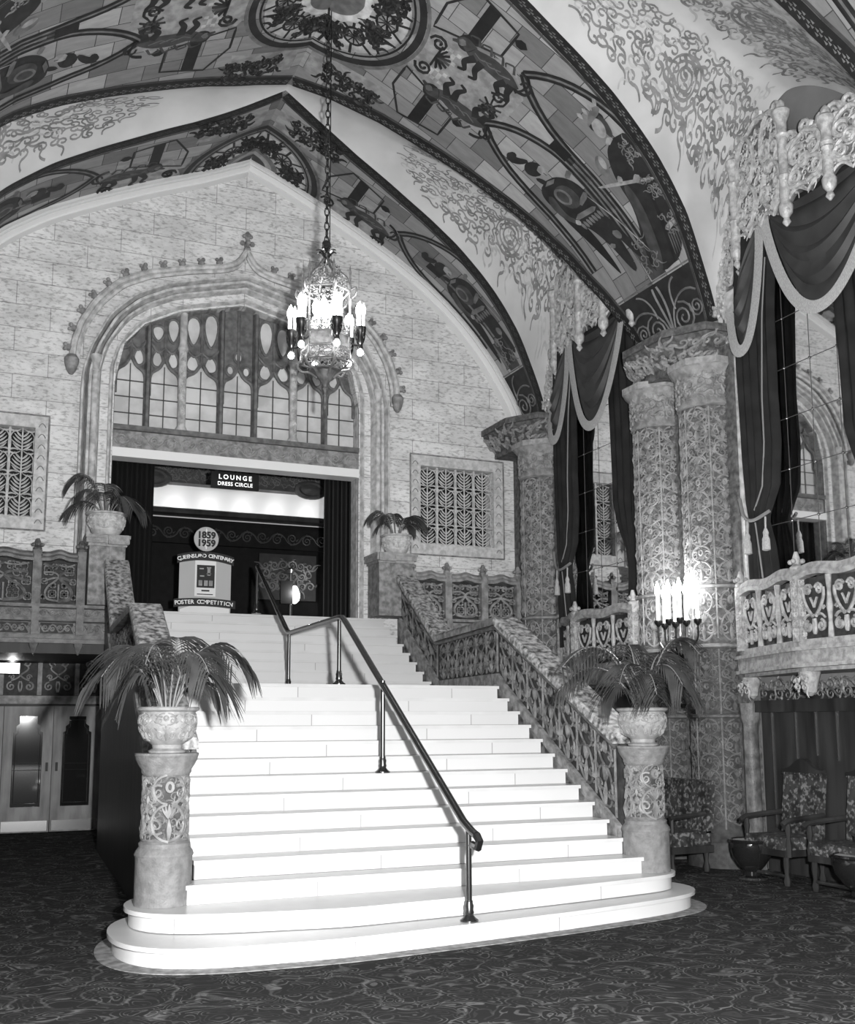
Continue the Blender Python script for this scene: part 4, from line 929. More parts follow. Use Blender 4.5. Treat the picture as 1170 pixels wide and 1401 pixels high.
palm('potted_palm', 'potted palm in a pale carved urn on the right newel column', 2.31, .18, 1.5, .235, .37,
     [(3.3, .95, .78, .3), (2.9, .8, .6, .35), (-.1, .62, .85, .2), (.4, .55, .7, .2), (3.8, .6, .6, .3), (5.0, .45, .6, .3), (1.3, .5, .8, .2), (2.2, .6, .8, .3), (4.4, .45, .5, .3), (5.8, .5, .5, .3), (3.1, .4, .35, .2), (.0, .4, .35, .15)], 5, leaf=.27)
palm('potted_palm', 'potted palm on the left pedestal at the stair head', -2.07, 7.1, 4.42, .27, .33, [(3.1, .5, .7, .2), (3.5, .45, .45, .2), (.1, .5, .4, .25), (2.6, .45, .68, .1), (5.5, .4, .4, .3), (.8, .45, .45, .2), (1.6, .35, .6, .1), (4.4, .35, .4, .2), (2.9, .5, .3, .2)], 8, False, .26, 16, 7.4, 'urn2')
palm('potted_palm', 'potted palm on the right pedestal at the stair head', 2.45, 7.1, 4.42, .24, .3, [(3.1, .42, .5, .15), (3.5, .36, .42, .15), (.0, .5, .5, .25), (-.35, .42, .46, .2), (.5, .42, .48, .2), (2.6, .4, .5, .12), (1.4, .3, .5, .1), (3.0, .25, .3, .1), (.1, .3, .3, .1)], 11, False, .2, 16, 7.4, 'urn2')

# pedestals at the stair head
def pedestal(x0, xm, x1, label):
    t = thing('stair_pedestal', label, 'pedestal', ((x0 + x1) / 2, 7.2, 3.41), 'pedestals at the stair head'); lo, hi = min(x0, x1), max(x0, x1)
    mb = MB(); mb.box(lo, hi, 7.02, 7.52, 3.415, 4.26); mb.build('shaft', M['stone2'], t, smooth=False)
    mb = MB(); mb.box(min(x0, xm), max(x0, xm), 7.005, 7.02, 3.415, 4.26); mb.build('inner_pier', M['stone2'], t, smooth=False)
    mb = MB(); mb.box(lo - .02, hi + .02, 6.99, 7.54, 4.26, 4.3); mb.box(lo - .05, hi + .05, 6.95, 7.56, 4.3, 4.37); mb.box(lo - .06, hi + .06, 6.93, 7.57, 4.37, 4.415); mb.box(min(x0, xm) - .03, max(x0, xm) + .03, 6.9, 6.95, 4.28, 4.415); mb.build('capital', M['stone'], t, smooth=False)
pedestal(-1.8, -2.02, -2.3, 'stone pedestal under a potted palm at the left of the stair head'); pedestal(2.12, 2.34, 2.7, 'stone pedestal under a potted palm at the right of the stair head')

# brass handrail down the middle
t = thing('handrail', 'dark metal handrail zigzagging down the middle of the white stairs', 'handrail', (.05, 3, 0)); rx = lambda y: .0 + .035 * y
pth = [(rx(-.82), -.88, .84), (rx(-.78), -.8, .86), (rx(-.65), -.62, .93), (rx(2.75), 2.72, 2.86), (rx(2.9), 2.86, 2.93), (rx(3.05), 3.0, 2.945), (rx(5.3), 5.25, 2.945), (rx(5.4), 5.4, 2.96), (rx(5.6), 5.55, 3.03), (rx(7.45), 7.45, 4.15)]
pth = np.array(pth); MB().tube(pth, .034, 10).build('rail', M['brass'], t)
mb = MB(); mb.tube(np.array([(rx(-.82), -.88, .84), (rx(-.82), -.93, .8), (rx(-.8), -.9, .75), (rx(-.75), -.8, .76)]), .034, 8); mb.build('rail_return', M['brass'], t)
for y, zb_, zt_ in ((-.72, .155, .87), (1.43, 1.24, 2.16), (2.98, 2.17, 2.94), (5.36, 2.17, 2.94), (7.45, 3.41, 4.15)):
    x = rx(y); p_ = MB().lathe([(.024, zb_ + .1), (.024, zt_)], x, y, 12).build('post', M['brass'], t)
    MB().lathe([(.075, zb_ + .001), (.075, zb_ + .012), (.05, zb_ + .03), (.034, zb_ + .05), (.04, zb_ + .07), (.034, zb_ + .09), (.038, zb_ + .12), (.03, zb_ + .14), (.03, zb_ + .16)], x, y, 16).build('post_foot', M['brass'], p_)

# ------------------------------------------------------------------ gallery fronts along the back wall
def tracpanel(mb, S, w, h, r):
    c = [(smooth_path([(0, .66 * h), (.06 * w, .55 * h), (.3 * w, .4 * h), (.4 * w, .22 * h), (.32 * w, .06 * h), (0, .02 * h)], 16), r * 1.2), (bez((0, .66 * h), (.1 * w, .8 * h), (.42 * w, .74 * h), n=8), r), (bez((0, .62 * h), (.2 * w, .62 * h), (.44 * w, .5 * h), n=8), r)]
    t_ = np.linspace(0, 2 * PI, 11)
    for cx, cy, R_ in ((.17, .2, .14), (.29, .8, .17), (.4, .52, .1), (.13, .9, .09), (.16, .42, .09), (.43, .12, .08)):
        for a in range(4): c.append((np.stack([cx * w + R_ * .5 * w * math.cos(a * PI / 2 + .78) + R_ * .42 * w * np.cos(t_), cy * h + R_ * .5 * w * math.sin(a * PI / 2 + .78) + R_ * .42 * w * np.sin(t_)], 1), r * .7))
    c.append((bez((.44 * w, .97 * h), (.2 * w, .86 * h), (0, .95 * h), n=8), r))
    c = mir(c) + [(np.array([(0, .02 * h), (0, .45 * h)]), r)]
    mb.orn(c, S, 0, 5)
def wavy_rail(x0, x1, n=14):
    t_ = np.linspace(0, 1, n); return t_, .045 * np.sin(PI * t_) ** 1.2 - .02 * np.sin(2 * PI * t_) ** 2
def gallery(xs_, label, m_rel, m_gr, y=7.22, z0=3.42, z1=4.06, base=True):
    t = thing('gallery_balustrade', label, 'balustrade', ((xs_[0] + xs_[-1]) / 2, y, z0), 'gallery balustrades on the back wall')
    for a, b_ in zip(xs_[:-1], xs_[1:]):
        w = b_ - a - .12; c = (a + b_) / 2; S = S_plane((c, y, z0 + .03), (1, 0, 0), (0, 0, 1), (0, -1, 0))
        mb = MB(); tracpanel(mb, S, w, z1 - z0 - .08, .02); mb.build('pierced_panel', M[m_rel], t)
        MB().box(a, b_, y + .08, y + .1, z0, z1).build('shadow_backing', M['shade_ground'], t, smooth=False)
        tt, zz = wavy_rail(a, b_); P = np.array([[(a + .05 + (b_ - a - .1) * q, yy2, z1 + z_ + dz) for yy2, dz in ((y - .09, -.04), (y - .1, .0), (y - .07, .03), (y - .07, .06), (y - .03, .1), (y + .08, .1), (y + .08, -.04))] for q, z_ in zip(tt, zz)]); MB().grid(P, cv=True).build('rail', M[m_rel], t)
    for x in xs_:
        p_ = MB().box(x - .06, x + .06, y - .07, y + .06, z0 - .02, z1 + .12).build('post', M[m_rel], t, smooth=False)
        mb = MB(); mb.lathe([(.05, z1 + .12), (.06, z1 + .15), (.035, z1 + .18), (.05, z1 + .22), (.02, z1 + .29)], x, y, 8)
        for a in range(4): mb.blob((x + .06 * math.cos(a * PI / 2), y + .06 * math.sin(a * PI / 2), z1 + .2), .03)
        mb.build('finial', M[m_rel], p_)
    a, b_ = xs_[0] - .1, (xs_[-1] + .1 if xs_[-1] > 0 else -1.98)
    mb = MB(); [mb.box(a, b_, y - d_, YF - .002, zz0, zz1) for d_, zz0, zz1 in ((.1, z0 - .06, z0 - .01), (.06, z0 - .2, z0 - .06), (.09, z0 - .25, z0 - .2), (.02, z0 - .44, z0 - .25), (.07, z0 - .5, z0 - .44), (.1, z0 - .56, z0 - .5))]; mb.build('entablature', M[m_rel], t, smooth=False)
    for d_, zz in ((.101, z0 - .062), (.063, z0 - .205), (.092, z0 - .252), (.03, z0 - .445), (.072, z0 - .502)): MB().box(a, b_, y - d_, y, zz - .009, zz + .009).build('painted_shade_strip', M['shade_ground'], t, smooth=False)  # added dark strips painting the shade between the entablature members
    for x in xs_:
        MB().box(x - .05, x + .05, y - .115, y - .06, z0 - .44, z0 - .03).build('console', M[m_rel], t, smooth=False)
        mb = MB(); mb.lathe([(.01, z0 - .72), (.04, z0 - .66), (.07, z0 - .6), (.08, z0 - .56)], x, y + .0, 8); mb.build('pendant', M[m_rel], t)
    for x0_, x1_ in zip(xs_[:-1], xs_[1:]): MB().box(x0_ + .08, x1_ - .08, y - .024, y, z0 - .42, z0 - .27).build('frieze_panel', M['shade_ground'], t, smooth=False)
    ec = M['relief'] if m_rel != 'dark_relief' else M['stone2']
    mb = MB(); mb.orn(rinceau(b_ - a, .1, .12, .011), S_plane((a, y - .06, z0 - .13), (1, 0, 0), (0, 0, 1), (0, -1, 0)), .003); mb.build('upper_carving', ec, t)
    mb = MB(); mb.orn(rinceau(b_ - a, .13, .1, .01), S_plane((a, y - .026, z0 - .345), (1, 0, 0), (0, 0, 1), (0, -1, 0)), .003); mb.build('lower_carving', ec, t)
    return t
gallery([2.76, 3.4, 4.06, 4.72, 5.0], 'pierced tracery gallery balustrade on the right of the stair head', 'relief', 'shade_ground')
gallery([-4.6, -3.85, -2.98, -2.38], 'pierced tracery gallery balustrade on the left of the stair head', 'dark_relief', 'shade_ground')
# gallery floor slab (left) and the wall below it
struct(MB().box(-5.05, -2.02, 7.2, 10.0, 2.72, 2.86).build('ceiling_gallery', M['wood'], smooth=False))
wl = MB(); wl.box(-5.05, -1.2, 9.95, 10.15, 2.03, 3.2); wl.box(-5.05, -4.2, 9.95, 10.15, 0, 2.03); wl.box(-1.69, -1.2, 9.95, 10.15, 0, 2.03); struct(wl.build('wall_lower', M['wood'], smooth=False))
struct(MB().box(-1.66, -1.5, 7.6, 9.94, 0, 3.2).build('wall_stair', M['stairside'], smooth=False))
# carved screen over the doors
t = thing('transom_screen', 'carved scroll transom screen above the glazed doors under the gallery', 'screen', (-3, 9.9, 2.1))
MB().box(-4.9, -1.7, 9.9, 9.94, 2.06, 2.95).build('backing', M['shade_ground'], t, smooth=False)
mb = MB(); mb.box(-4.9, -1.7, 9.8, 9.9, 2.06, 2.14); mb.box(-4.9, -1.7, 9.78, 9.9, 2.14, 2.19); mb.box(-4.9, -1.7, 9.78, 9.9, 2.86, 2.97); mb.build('rail', M['relief'], t, smooth=False)
for i, x in enumerate((-4.45, -3.87, -3.29, -2.71, -2.13)):
    MB().box(x - .035, x + .035, 9.78, 9.9, 2.2, 2.86).build('pilaster', M['relief'], t, smooth=False)
    if i < 4 or True:
        S = S_plane((x + .29, 9.88, 2.22), (1, 0, 0), (0, 0, 1), (0, -1, 0)); w, h = .46, .6
        c = [(spir(.2 * w, .82 * h, .15 * w, 2.6, 1.3, -1), .014), (bez((.1 * w, .8 * h), (.4 * w, .7 * h), (.2 * w, .62 * h), (.02 * w, .52 * h), 9), .014), (spir(.3 * w, .2 * h, .16 * w, 1.6, 1.4, -1), .015), (bez((.0, .5 * h), (.1 * w, .4 * h), (.3 * w, .36 * h), n=8), .014), (spir(.28 * w, .45 * h, .1 * w, 0, 1.3, 1), .012), (bez((0, .05 * h), (.1 * w, .2 * h), (.02 * w, .34 * h), n=6), .016)]
        mb = MB(); mb.orn(mir(c), S, .006, 5); mb.build('scroll_panel', M['relief'], t)
# glazed doors
def door(nm, x0, x1, hs):
    t = sroot(nm, (x0, 9.9, 0)); c = (x0 + x1) / 2; w = x1 - x0 - .012; y = 9.9; gw = w * .3
    out_ = [(-gw, .42), (gw, .42), (gw, 1.6), (gw - .04, 1.62), (gw - .04, 1.7), (gw - .09, 1.74), (gw - .09, 1.86), (-gw + .09, 1.86), (-gw + .09, 1.74), (-gw + .04, 1.7), (-gw + .04, 1.62), (-gw, 1.6)]
    S = S_plane((c, y, 0), (1, 0, 0), (0, 0, 1), (0, -1, 0))
    mb = MB(); mb.box(c - w / 2, c - gw, y, y + .045, .02, 2.02); mb.box(c + gw, c + w / 2, y, y + .045, .02, 2.02); mb.box(c - gw, c + gw, y, y + .045, .02, .42); mb.box(c - gw, c + gw, y, y + .045, 1.86, 2.02)
    for sx in (-1, 1): mb.prismS([(sx * gw, 1.6), (sx * (gw - .04), 1.62), (sx * (gw - .04), 1.7), (sx * (gw - .09), 1.74), (sx * (gw - .09), 1.86), (sx * gw, 1.86)], S, -.045, 0)
    mb.build('leaf', M['doorwood'], t, smooth=False)
    gl = MB().prismS(out_, S, -.03, -.02).build('glass', M['glass'], t, smooth=False)
    if nm == 'door_2': t.rotation_euler = (0, 0, -.036); gl.rotation_euler = (.009, 0, 0)
    mb = MB(); q = np.array(out_ + [out_[0]]); 
    for k_ in (1.0, .84): mb.tube(S(dens(q, 2)[:, 0] * k_, (dens(q, 2)[:, 1] - 1.14) * (1 - (1 - k_) * .5) + 1.14, -.012), .008, 5)
    for z in (1.0, 1.1): mb.tube(np.array([(c - gw, y + .0, z), (c + gw, y + .0, z)]), .005, 5)
    mb.build('glazing_trim', M['metal'], t)
    MB().box(c - w / 2 + .03, c + w / 2 - .03, y - .006, y, .04, .2).build('kick_plate', M['metal'], t, smooth=False)
    mb = MB(); mb.box(c + hs * (w / 2 - .07) - .02, c + hs * (w / 2 - .07) + .02, y - .02, y, .98, 1.12); mb.build('pull_plate', M['black'], t, smooth=False)
door('door_1', -2.46, -1.7, -1); door('door_2', -3.22, -2.46, 1); door('door_3', -3.98, -3.22, -1)
# uplight bowl and sign hanging below the gallery
t = thing('bowl_uplight', 'small glowing bowl uplight hanging beneath the left gallery', 'lamp', (-3.16, 9.3, 2.55)); ub = (-3.16, 9.3)
MB().lathe([(.03, 2.7), (.1, 2.72), (.2, 2.8), (.2, 2.81), (.09, 2.74), (.03, 2.73)], ub[0], ub[1], 18, -.03).build('bowl', M['black'], t)
mb = MB(); [mb.blob((ub[0] + x, ub[1], 2.79), .04) for x in (-.1, .0, .1)]; mb.build('bulb', M['glowglass'], t)
mb = MB(); [mb.tube(np.array([(ub[0] + .15 * math.cos(a), ub[1] + .15 * math.sin(a), 2.76), (ub[0], ub[1], 2.72 + .0)]), .006, 4) for a in (0, 2.1, 4.2)]; mb.tube(np.array([(ub[0], ub[1], 2.5), (ub[0], ub[1], 2.72)]), .02, 6); mb.build('stem', M['brass'], t)
t = thing('hanging_sign', 'blank white hanging sign in front of the carved screen above the glazed doors', 'sign', (-3.2, 9.35, 2.52))
MB().box(-3.5, -3.05, 9.22, 9.24, 2.52, 2.68).build('sign_panel', M['signwhite'], t, smooth=False); MB().box(-3.51, -3.04, 9.225, 9.245, 2.51, 2.69).build('sign_frame', M['black'], t, smooth=False)
mb = MB(); [mb.tube(np.array([(x, 9.235, 2.68), (x, 9.235, 2.73)]), .005, 4) for x in (-3.4, -3.15)]; mb.build('hanger', M['black'], t)

# ------------------------------------------------------------------ right wall: piers, mirrors, canopies, curtains, balconies
def pier(yp, label, near=True):
    t = thing('carved_pier', label, 'column', (4.85, yp, 0), 'carved piers on the right wall')
    ys = [yp - .53, yp + .53] if near else [yp - .53]
    MB().box(4.86, 5.05, yp - (1.05 if near else 1.0), yp + (1.05 if near else .48), 0, 6.5).build('pier_wall', M['relief_shade'], t, smooth=False)
    for y in ys:
        sh = MB().lathe([(.36, 2.66), (.345, 5.85), (.345, 6.3)], 4.86, y, 28).build('shaft', M['relief_shade'], t); dd = MB().lathe([(.46, 0.0), (.46, .3), (.4, .36), (.36, .42), (.355, 2.66)], 4.86, y, 28).build('dado', M['dadoground'], t)
        S = S_cyl(4.86, y, .352, 0, PI - 1.9); w = 3.8 * .352 / 4; mb = MB(); md = MB(); mu = mb
        for z0, nn, hh in ((.5, 3, .42), (1.85, 2, .38), (2.72, 1, .62), (3.46, 5, .448)):
            mb = md if z0 < 2.5 else mu
            for j in range(nn):
                for i in range(4): mb.orn(off(candel(w, hh, .0135), (i + .5) * w, z0 + j * hh), S, .004, 5)
            mb.orn(off(fill(4 * w, nn * hh, .13, .009, 5), 0, z0), S, .0, 4)
        for i in range(5): md.orn([(np.array([(i * w, .45), (i * w, 2.62)]), .014)], S, .003); mu.orn([(np.array([(i * w, 2.75), (i * w, 5.7)]), .014)], S, .003)
        md.orn([(np.array([(i * w * .5 + w * .25, 1.9), (i * w * .5 + w * .25, 2.6)]), .008) for i in range(6)], S, .002)
        mu.build('carved_relief', M['relief'], sh); md.build('dado_relief', M['dadorelief'], dd)
        for z in (1.8, 2.66, 3.4): MB().lathe([(.345, z - .03), (.385, z - .015), (.39, z + .015), (.35, z + .03)], 4.86, y, 28).build('ring', M['relief' if z > 2 else 'dadorelief'], sh if z > 2.7 else dd)
        mb = MB(); mb.lathe([(.35, 5.72), (.39, 5.74), (.37, 5.8), (.36, 6.0), (.4, 6.16), (.47, 6.24)], 4.86, y, 28); S2 = S_cyl(4.86, y, .37, 5.82, PI - 1.9); mb.orn(fill(3.8 * .37, .38, .13, .02, 3), S2, .012, 4); mb.build('capital', M['relief'], t)
        MB().prism([(4.86 + .5 * math.cos(a), y + .5 * math.sin(a)) for a in np.linspace(0, 2 * PI, 9)[:-1] + PI / 8], 6.24, 6.33).build('abacus', M['stone'], t, smooth=False)
    # polygonal springer block
    y0, y1 = (yp - .98, yp + .9) if near else (yp - .98, yp + .49)
    low = [(5.04, y0 + .25), (4.62, y0 + .35), (4.5, yp - .3), (4.5, min(yp + .3, y1)), (4.62, y1 - .25), (5.04, y1 - .2)]; hi = [(5.04, y0), (4.6, y0 + .06), (4.28, yp - .42), (4.28, min(yp + .42, y1)), (4.6, y1 - .04), (5.04, y1)]
    if not near: low = [(5.04, y0 + .25), (4.62, y0 + .35), (4.5, yp - .2), (4.5, y1), (5.04, y1)]; hi = [(5.04, y0), (4.6, y0 + .06), (4.28, yp - .4), (4.28, y1), (5.04, y1)]
    n_ = len(low); lv = [(low, 6.33), (low, 6.4), ([tuple(np.array(a) * .6 + np.array(b_) * .4) for a, b_ in zip(low, hi)], 6.5), (hi, 6.64)]
    P = np.array([[(x, y, z) for x, y in pl] for pl, z in lv]); mb = MB(); mb.grid(P, cv=True); mb.prism(hi, 6.64, 6.67); mb.prism(low, 6.29, 6.33); mb.prism([(x - (.04 if x < 5 else 0), y + (.03 if y > yp else -.03) if near or y < yp else y) for x, y in hi], 6.67, 6.77)
    sp = mb.build('springer', M['relief_shade'], t, smooth=False)
    mb = MB()
    for i in range(n_ - 1):
        a0, a1 = np.array(low[i] + (6.4,)), np.array(low[i + 1] + (6.4,)); b0, b1 = np.array(hi[i] + (6.63,)), np.array(hi[i + 1] + (6.63,)); wv = np.linalg.norm(a1 - a0)
        if wv < .2: continue
        f_ = lambda a, b, h, a0=a0, a1=a1, b0=b0, b1=b1, wv=wv: ((1 - np.asarray(a) / wv)[:, None] * ((1 - np.asarray(b) / .3)[:, None] * a0 + (np.asarray(b) / .3)[:, None] * b0) + (np.asarray(a) / wv)[:, None] * ((1 - np.asarray(b) / .3)[:, None] * a1 + (np.asarray(b) / .3)[:, None] * b1)) + npx(-.03, -.02, -.01)
        mb.orn(fill(wv, .3, .13, .026, 7 + i), f_, 0, 5)
    mb.build('springer_carving', M['relief'], sp)
    return t
pier(2.73, 'carved double-shaft pier between the two curtained mirrors'); pier(7.1, 'carved engaged shaft in the corner beside the back wall grille', False)
# pale jamb strips that frame the mirrors
j = sroot('trim_6')
for y0, y1 in ((3.8, 4.14), (1.62, 1.82), (6.16, 6.3), (-1.2, -1.0)): MB().box(4.9, 5.04, y0, y1, 2.3, 7.2).build('jamb', M['mould'], j, smooth=False)
def mirror(yc, label):
    y0, y1 = yc - 1.45, yc + 1.1
    t = thing('wall_mirror', label, 'mirror', (MX, yc, 3.2), 'tall mirrors on the right wall')
    MB().box(MX, MX + .012, y0, y1, 2.9, 7.9).build('mirror_glass', M['mirror'], t, smooth=False)
    mb = MB()
    for y in np.linspace(y0, y1, 7)[1:-1]: mb.box(MX - .003, MX, y - .004, y + .004, 2.9, 7.9)
    for z in np.arange(3.45, 7.9, .62): mb.box(MX - .003, MX, y0, y1, z - .004, z + .004)
    mb.build('joint_line', M['lead'], t, smooth=False)
    mb = MB(); [mb.blob((MX - .006, y, z), .016) for y in np.linspace(y0, y1, 7)[1:-1] for z in np.arange(3.45, 7.9, .62)]; mb.build('fixing_stud', M['metal'], t)
mirror(.65, 'tall jointed mirror behind the draped curtains nearest the camera'); mirror(5.21, 'tall jointed mirror behind the draped curtains nearest the back wall')

def canopy(dy, label):
    t = thing('carved_canopy', label, 'canopy', (4.9, .65 + dy, 7.4), 'gilded canopies over the mirrors')
    V = [(5.02, 1.95), (4.84, 1.42), (4.6, .26), (4.6, -.42), (4.76, -.92), (5.02, -1.02)]
    tops = [8.35, 8.75, 8.75, 8.3, 8.3, 8.2]
    V = [(x, y + dy) for x, y in V]
    for i in range(5):
        (x0, y0), (x1, y1) = V[i], V[i + 1]; ea = npx(x1 - x0, y1 - y0, 0); w = np.linalg.norm(ea); ea /= w; en = np.cross(ea, npx(0, 0, 1)); en = en if en[0] < 0 else -en
        zb, zt = (7.66 if i else 7.3), min(tops[i], tops[i + 1]) - .05; S = S_plane((x0, y0, 0), ea, (0, 0, 1), en); h = zt - zb
        # scalloped panel with arched top
        n_ = max(2, int(w / .28)); t_ = np.linspace(0, w, n_ * 8 + 1)
        bot = zb + .1 * np.abs(np.sin(PI * t_ * n_ / w)) - .08 * np.abs(np.sin(PI * t_ / w)) * 0
        top = zt + (.1 + .2 * (i == 1)) * np.sin(PI * t_ / w) ** .7 + .03 * np.abs(np.sin(3 * PI * t_ / w))
        P = np.array([S(t_, bot, 0 * t_), S(t_, top, 0 * t_), S(t_, top, 0 * t_ - .06), S(t_, bot, 0 * t_ - .06)]).transpose(1, 0, 2)
        pn = MB().grid(P, cv=True).build('panel', M['gilt_lo'], t, smooth=False)
        mb = MB(); nb_ = max(1, int(round(w / .55))); wq = w / nb_
        mb.orn(off(fill(w, h + .3, .12, .014, 31 + i, False, lambda x_, y_: zb + y_ < np.interp(x_, t_, top) - .1), 0, zb + .06), S, .004, 4)
        for q in range(nb_):
            cxx = (q + .5) * wq; hh = float(np.interp(cxx, t_, top)) - zb - .12
            c_ = [(spir(.24 * wq, .2 * hh, .19 * min(wq, hh), -2.2, 1.6, 1), taper(16, .036)), (spir(.2 * wq, .62 * hh, .2 * min(wq, hh), 2.4, 1.6, -1), taper(16, .034)), (bez((.02 * wq, .0), (.5 * wq, .1 * hh), (.44 * wq, .4 * hh), (.06 * wq, .46 * hh)), .03), (bez((.06 * wq, .46 * hh), (.48 * wq, .5 * hh), (.42 * wq, .9 * hh), (.05 * wq, hh)), .028)]
            mb.orn(off(mir(c_), cxx, zb + .1), S, .025, 6); mb.orn([(spir(cxx, zb + .1 + .42 * hh, .085, 0, 2, 1), .03)], S, .05, 6)
        mb.orn([(np.stack([t_, top], 1), .035), (np.stack([t_, bot], 1), .022)], S, .01, 5)
        for e in ((.12, .5, .88) if w > .5 else (.5,)): mb.orn([(spir(w * e, float(np.interp(w * e, t_, top)) + .07, .1, 0, 1.5, 1 if e < .5 else -1), taper(16, .036))], S, .0, 6)
        mb.build('scrollwork', M['gilt'], pn)
    for i, ((x, y), zt) in enumerate(zip(V, tops)):
        r = .065; zb = 7.45 if i else 7.2; mb = MB()
        mb.lathe([(.012, zb - .08), (.05, zb - .03), (.03, zb + .02), (.075, zb + .08), (.085, zb + .16), (.055, zb + .22), (r, zb + .28), (r * .9, zb + .5), (r * 1.2, zb + .53), (r * .9, zb + .56), (r * .95, zt - .3), (r * 1.25, zt - .26), (r * .9, zt - .22), (r * .95, zt - .1), (r * 1.5, zt - .02), (r * 1.6, zt + .04), (r * .9, zt + .08), (.05, zt + .14), (.02, zt + .18)], x - .03, y, 12)
        mb.build('colonnette_pendant', M['gilt'], t)
    # long carved drop on the outer edge
    mb = MB(); mb.lathe([(.02, 6.9), (.05, 6.98), (.03, 7.05), (.055, 7.15), (.05, 8.3), (.03, 8.36)], 4.98, V[0][1] - .03, 10); mb.orn(off(fill(.3, 1.9, .14, .028, 77), -.15, 0), S_plane((4.96, V[0][1], 6.95), (0, -1, 0), (0, 0, 1), (-1, 0, 0)), .02, 5); mb.build('carved_drop', M['gilt'], t)
    return t
canopy(0, 'gilded carved canopy over the mirror nearest the camera'); canopy(4.56, 'gilded carved canopy over the mirror nearest the back wall')

def drape_panel(mb, left, right, x, ztop, zbot, amp=.06, k=6, nz=30, nw=34):
    z = np.linspace(ztop, zbot, nz); L_ = np.interp(-z, [-q[1] for q in left], [q[0] for q in left]); R_ = np.interp(-z, [-q[1] for q in right], [q[0] for q in right])
    f = np.linspace(0, 1, nw); P = np.empty((nz, nw, 3)); P[..., 1] = L_[:, None] + (R_ - L_)[:, None] * f; P[..., 2] = z[:, None]
    P[..., 0] = x - amp * (.5 + .5 * np.sin(f * k * 2 * PI + .4 * np.sin(z * 2)[:, None])) - .04 * np.sin(f * PI); mb.grid(P); return P
def curtains(dy, where):
    g = 'velvet curtains over the mirrors'; sh = lambda L_: [(y + dy, z) for y, z in L_]
    # tied curtain on the left
    t = thing('velvet_curtain', f'dark velvet curtain tied back left of the mirror {where}', 'curtain', (4.85, 1.2 + dy, 2.9), g)
    mb = MB(); left = sh([(1.5, 7.9), (1.56, 6.9), (1.58, 6.0), (1.55, 5.0), (1.5, 4.37), (1.44, 4.13), (1.5, 3.8), (1.5, 2.9)]); right = sh([(.7, 7.9), (.84, 6.6), (.87, 5.6), (.85, 5.0), (.9, 4.5), (1.12, 4.13), (1.02, 3.8), (.9, 2.9)])
    drape_panel(mb, left, right, 4.88, 7.9, 2.9, .06, 5, 60); mb.build('panel', M['velvet'], t)
    mb = MB(); z = np.linspace(7.3, 4.25, 24); mb.tube(np.stack([0 * z + 4.79, np.interp(-z, [-q[1] for q in right], [q[0] for q in right]) + .26 - .12 * (z - 4.2) / 3, z], 1), .011, 5)
    mb.tube(np.array([(4.79, 1.3 + dy, 4.1), (4.8, 1.22 + dy, 3.4), (4.8, 1.1 + dy, 2.95)]), .011, 5); mb.build('edge_cord', M['cord'], t)
    c = [(4.82, 1.6 + dy, 4.45), (4.78, 1.5 + dy, 4.22), (4.76, 1.38 + dy, 4.13), (4.75, 1.25 + dy, 4.12), (4.76, 1.15 + dy, 4.15), (4.8, 1.05 + dy, 4.2)]
    tb = MB().tube(smooth_path(c, 16), .022, 6).build('tieback_cord', M['cord'], t)
    for y in (1.4, 1.08):
        mb = MB(); mb.tube(np.array([(4.755, y + dy, 4.13), (4.75, y + dy, 3.98)]), .012, 5); mb.lathe([(.02, 3.72), (.05, 3.73), (.045, 3.86), (.03, 3.9), (.035, 3.94), (.015, 3.99)], 4.75, y + dy, 10); mb.build('tassel', M['fringe'], tb)
    # curtain on the right
    t = thing('velvet_curtain', f'dark velvet curtain hanging right of the mirror {where}', 'curtain', (4.85, -.45 + dy, 2.9), g)
    mb = MB(); left = sh([(-.05, 7.9), (-.1, 6.0), (-.13, 4.9), (-.25, 4.55), (-.45, 4.2), (-.5, 3.9), (-.42, 2.9)]); right = sh([(-.8, 7.9), (-.8, 5.0), (-.78, 4.2), (-.8, 2.9)])
    drape_panel(mb, left, right, 4.88, 7.9, 2.9, .06, 4, 50); mb.build('panel', M['velvet'], t)
    # swags
    def swag(y0, y1, ztop, zlow, x, label, sag=.6, zl=None):
        t = thing('velvet_swag', label, 'swag', (x, (y0 + y1) / 2 + dy, zlow), 'fringed swags over the mirrors'); nf, nd = 46, 16; f = np.linspace(0, 1, nf); dd = np.linspace(0, 1, nd)
        ztop = ztop + ((zl or ztop) - ztop) * (1 - f) ** 1.5; low = ztop - (ztop - zlow) * np.sin(PI * f) ** sag; P = np.empty((nd, nf, 3))
        P[..., 1] = dy + y0 + (y1 - y0) * f[None]; P[..., 2] = ztop[None] + (low - ztop)[None] * dd[:, None]
        P[..., 0] = x - .14 * np.sin(PI * f)[None] * np.sin(PI * dd * .8)[:, None] - .035 * np.sin(dd * 34)[:, None] * np.sin(PI * f)[None]
        MB().grid(P).build('swag_cloth', M['velvet2'], t)
        E_ = P[-1]; Tn = np.gradient(E_[:, 1:], axis=0); Tn /= np.linalg.norm(Tn, axis=1, keepdims=True); nrm = np.stack([Tn[:, 1], -Tn[:, 0]], 1); nrm *= np.sign(-nrm[:, 1:2] + 1e-9); nrm = np.where(np.abs(nrm[:, 1:2]) < .02, npx(0, -1)[None], nrm)
        F = np.stack([E_ + npx(-.02, 0, 0), E_ + npx(-.025, 0, 0) + .075 * np.c_[0 * f, nrm], E_ + npx(-.02, 0, 0) + .15 * np.c_[0 * f, nrm]], 1); mb = MB(); mb.grid(F); mb.build('fringe', M['fringe'], t)
    swag(.74, -1.0 + .085 * dy, 7.78 - .05 * (dy > 0), 6.36 - .03 * dy, 4.74, f'broad fringed velvet swag across the top of the mirror {where}', .75)
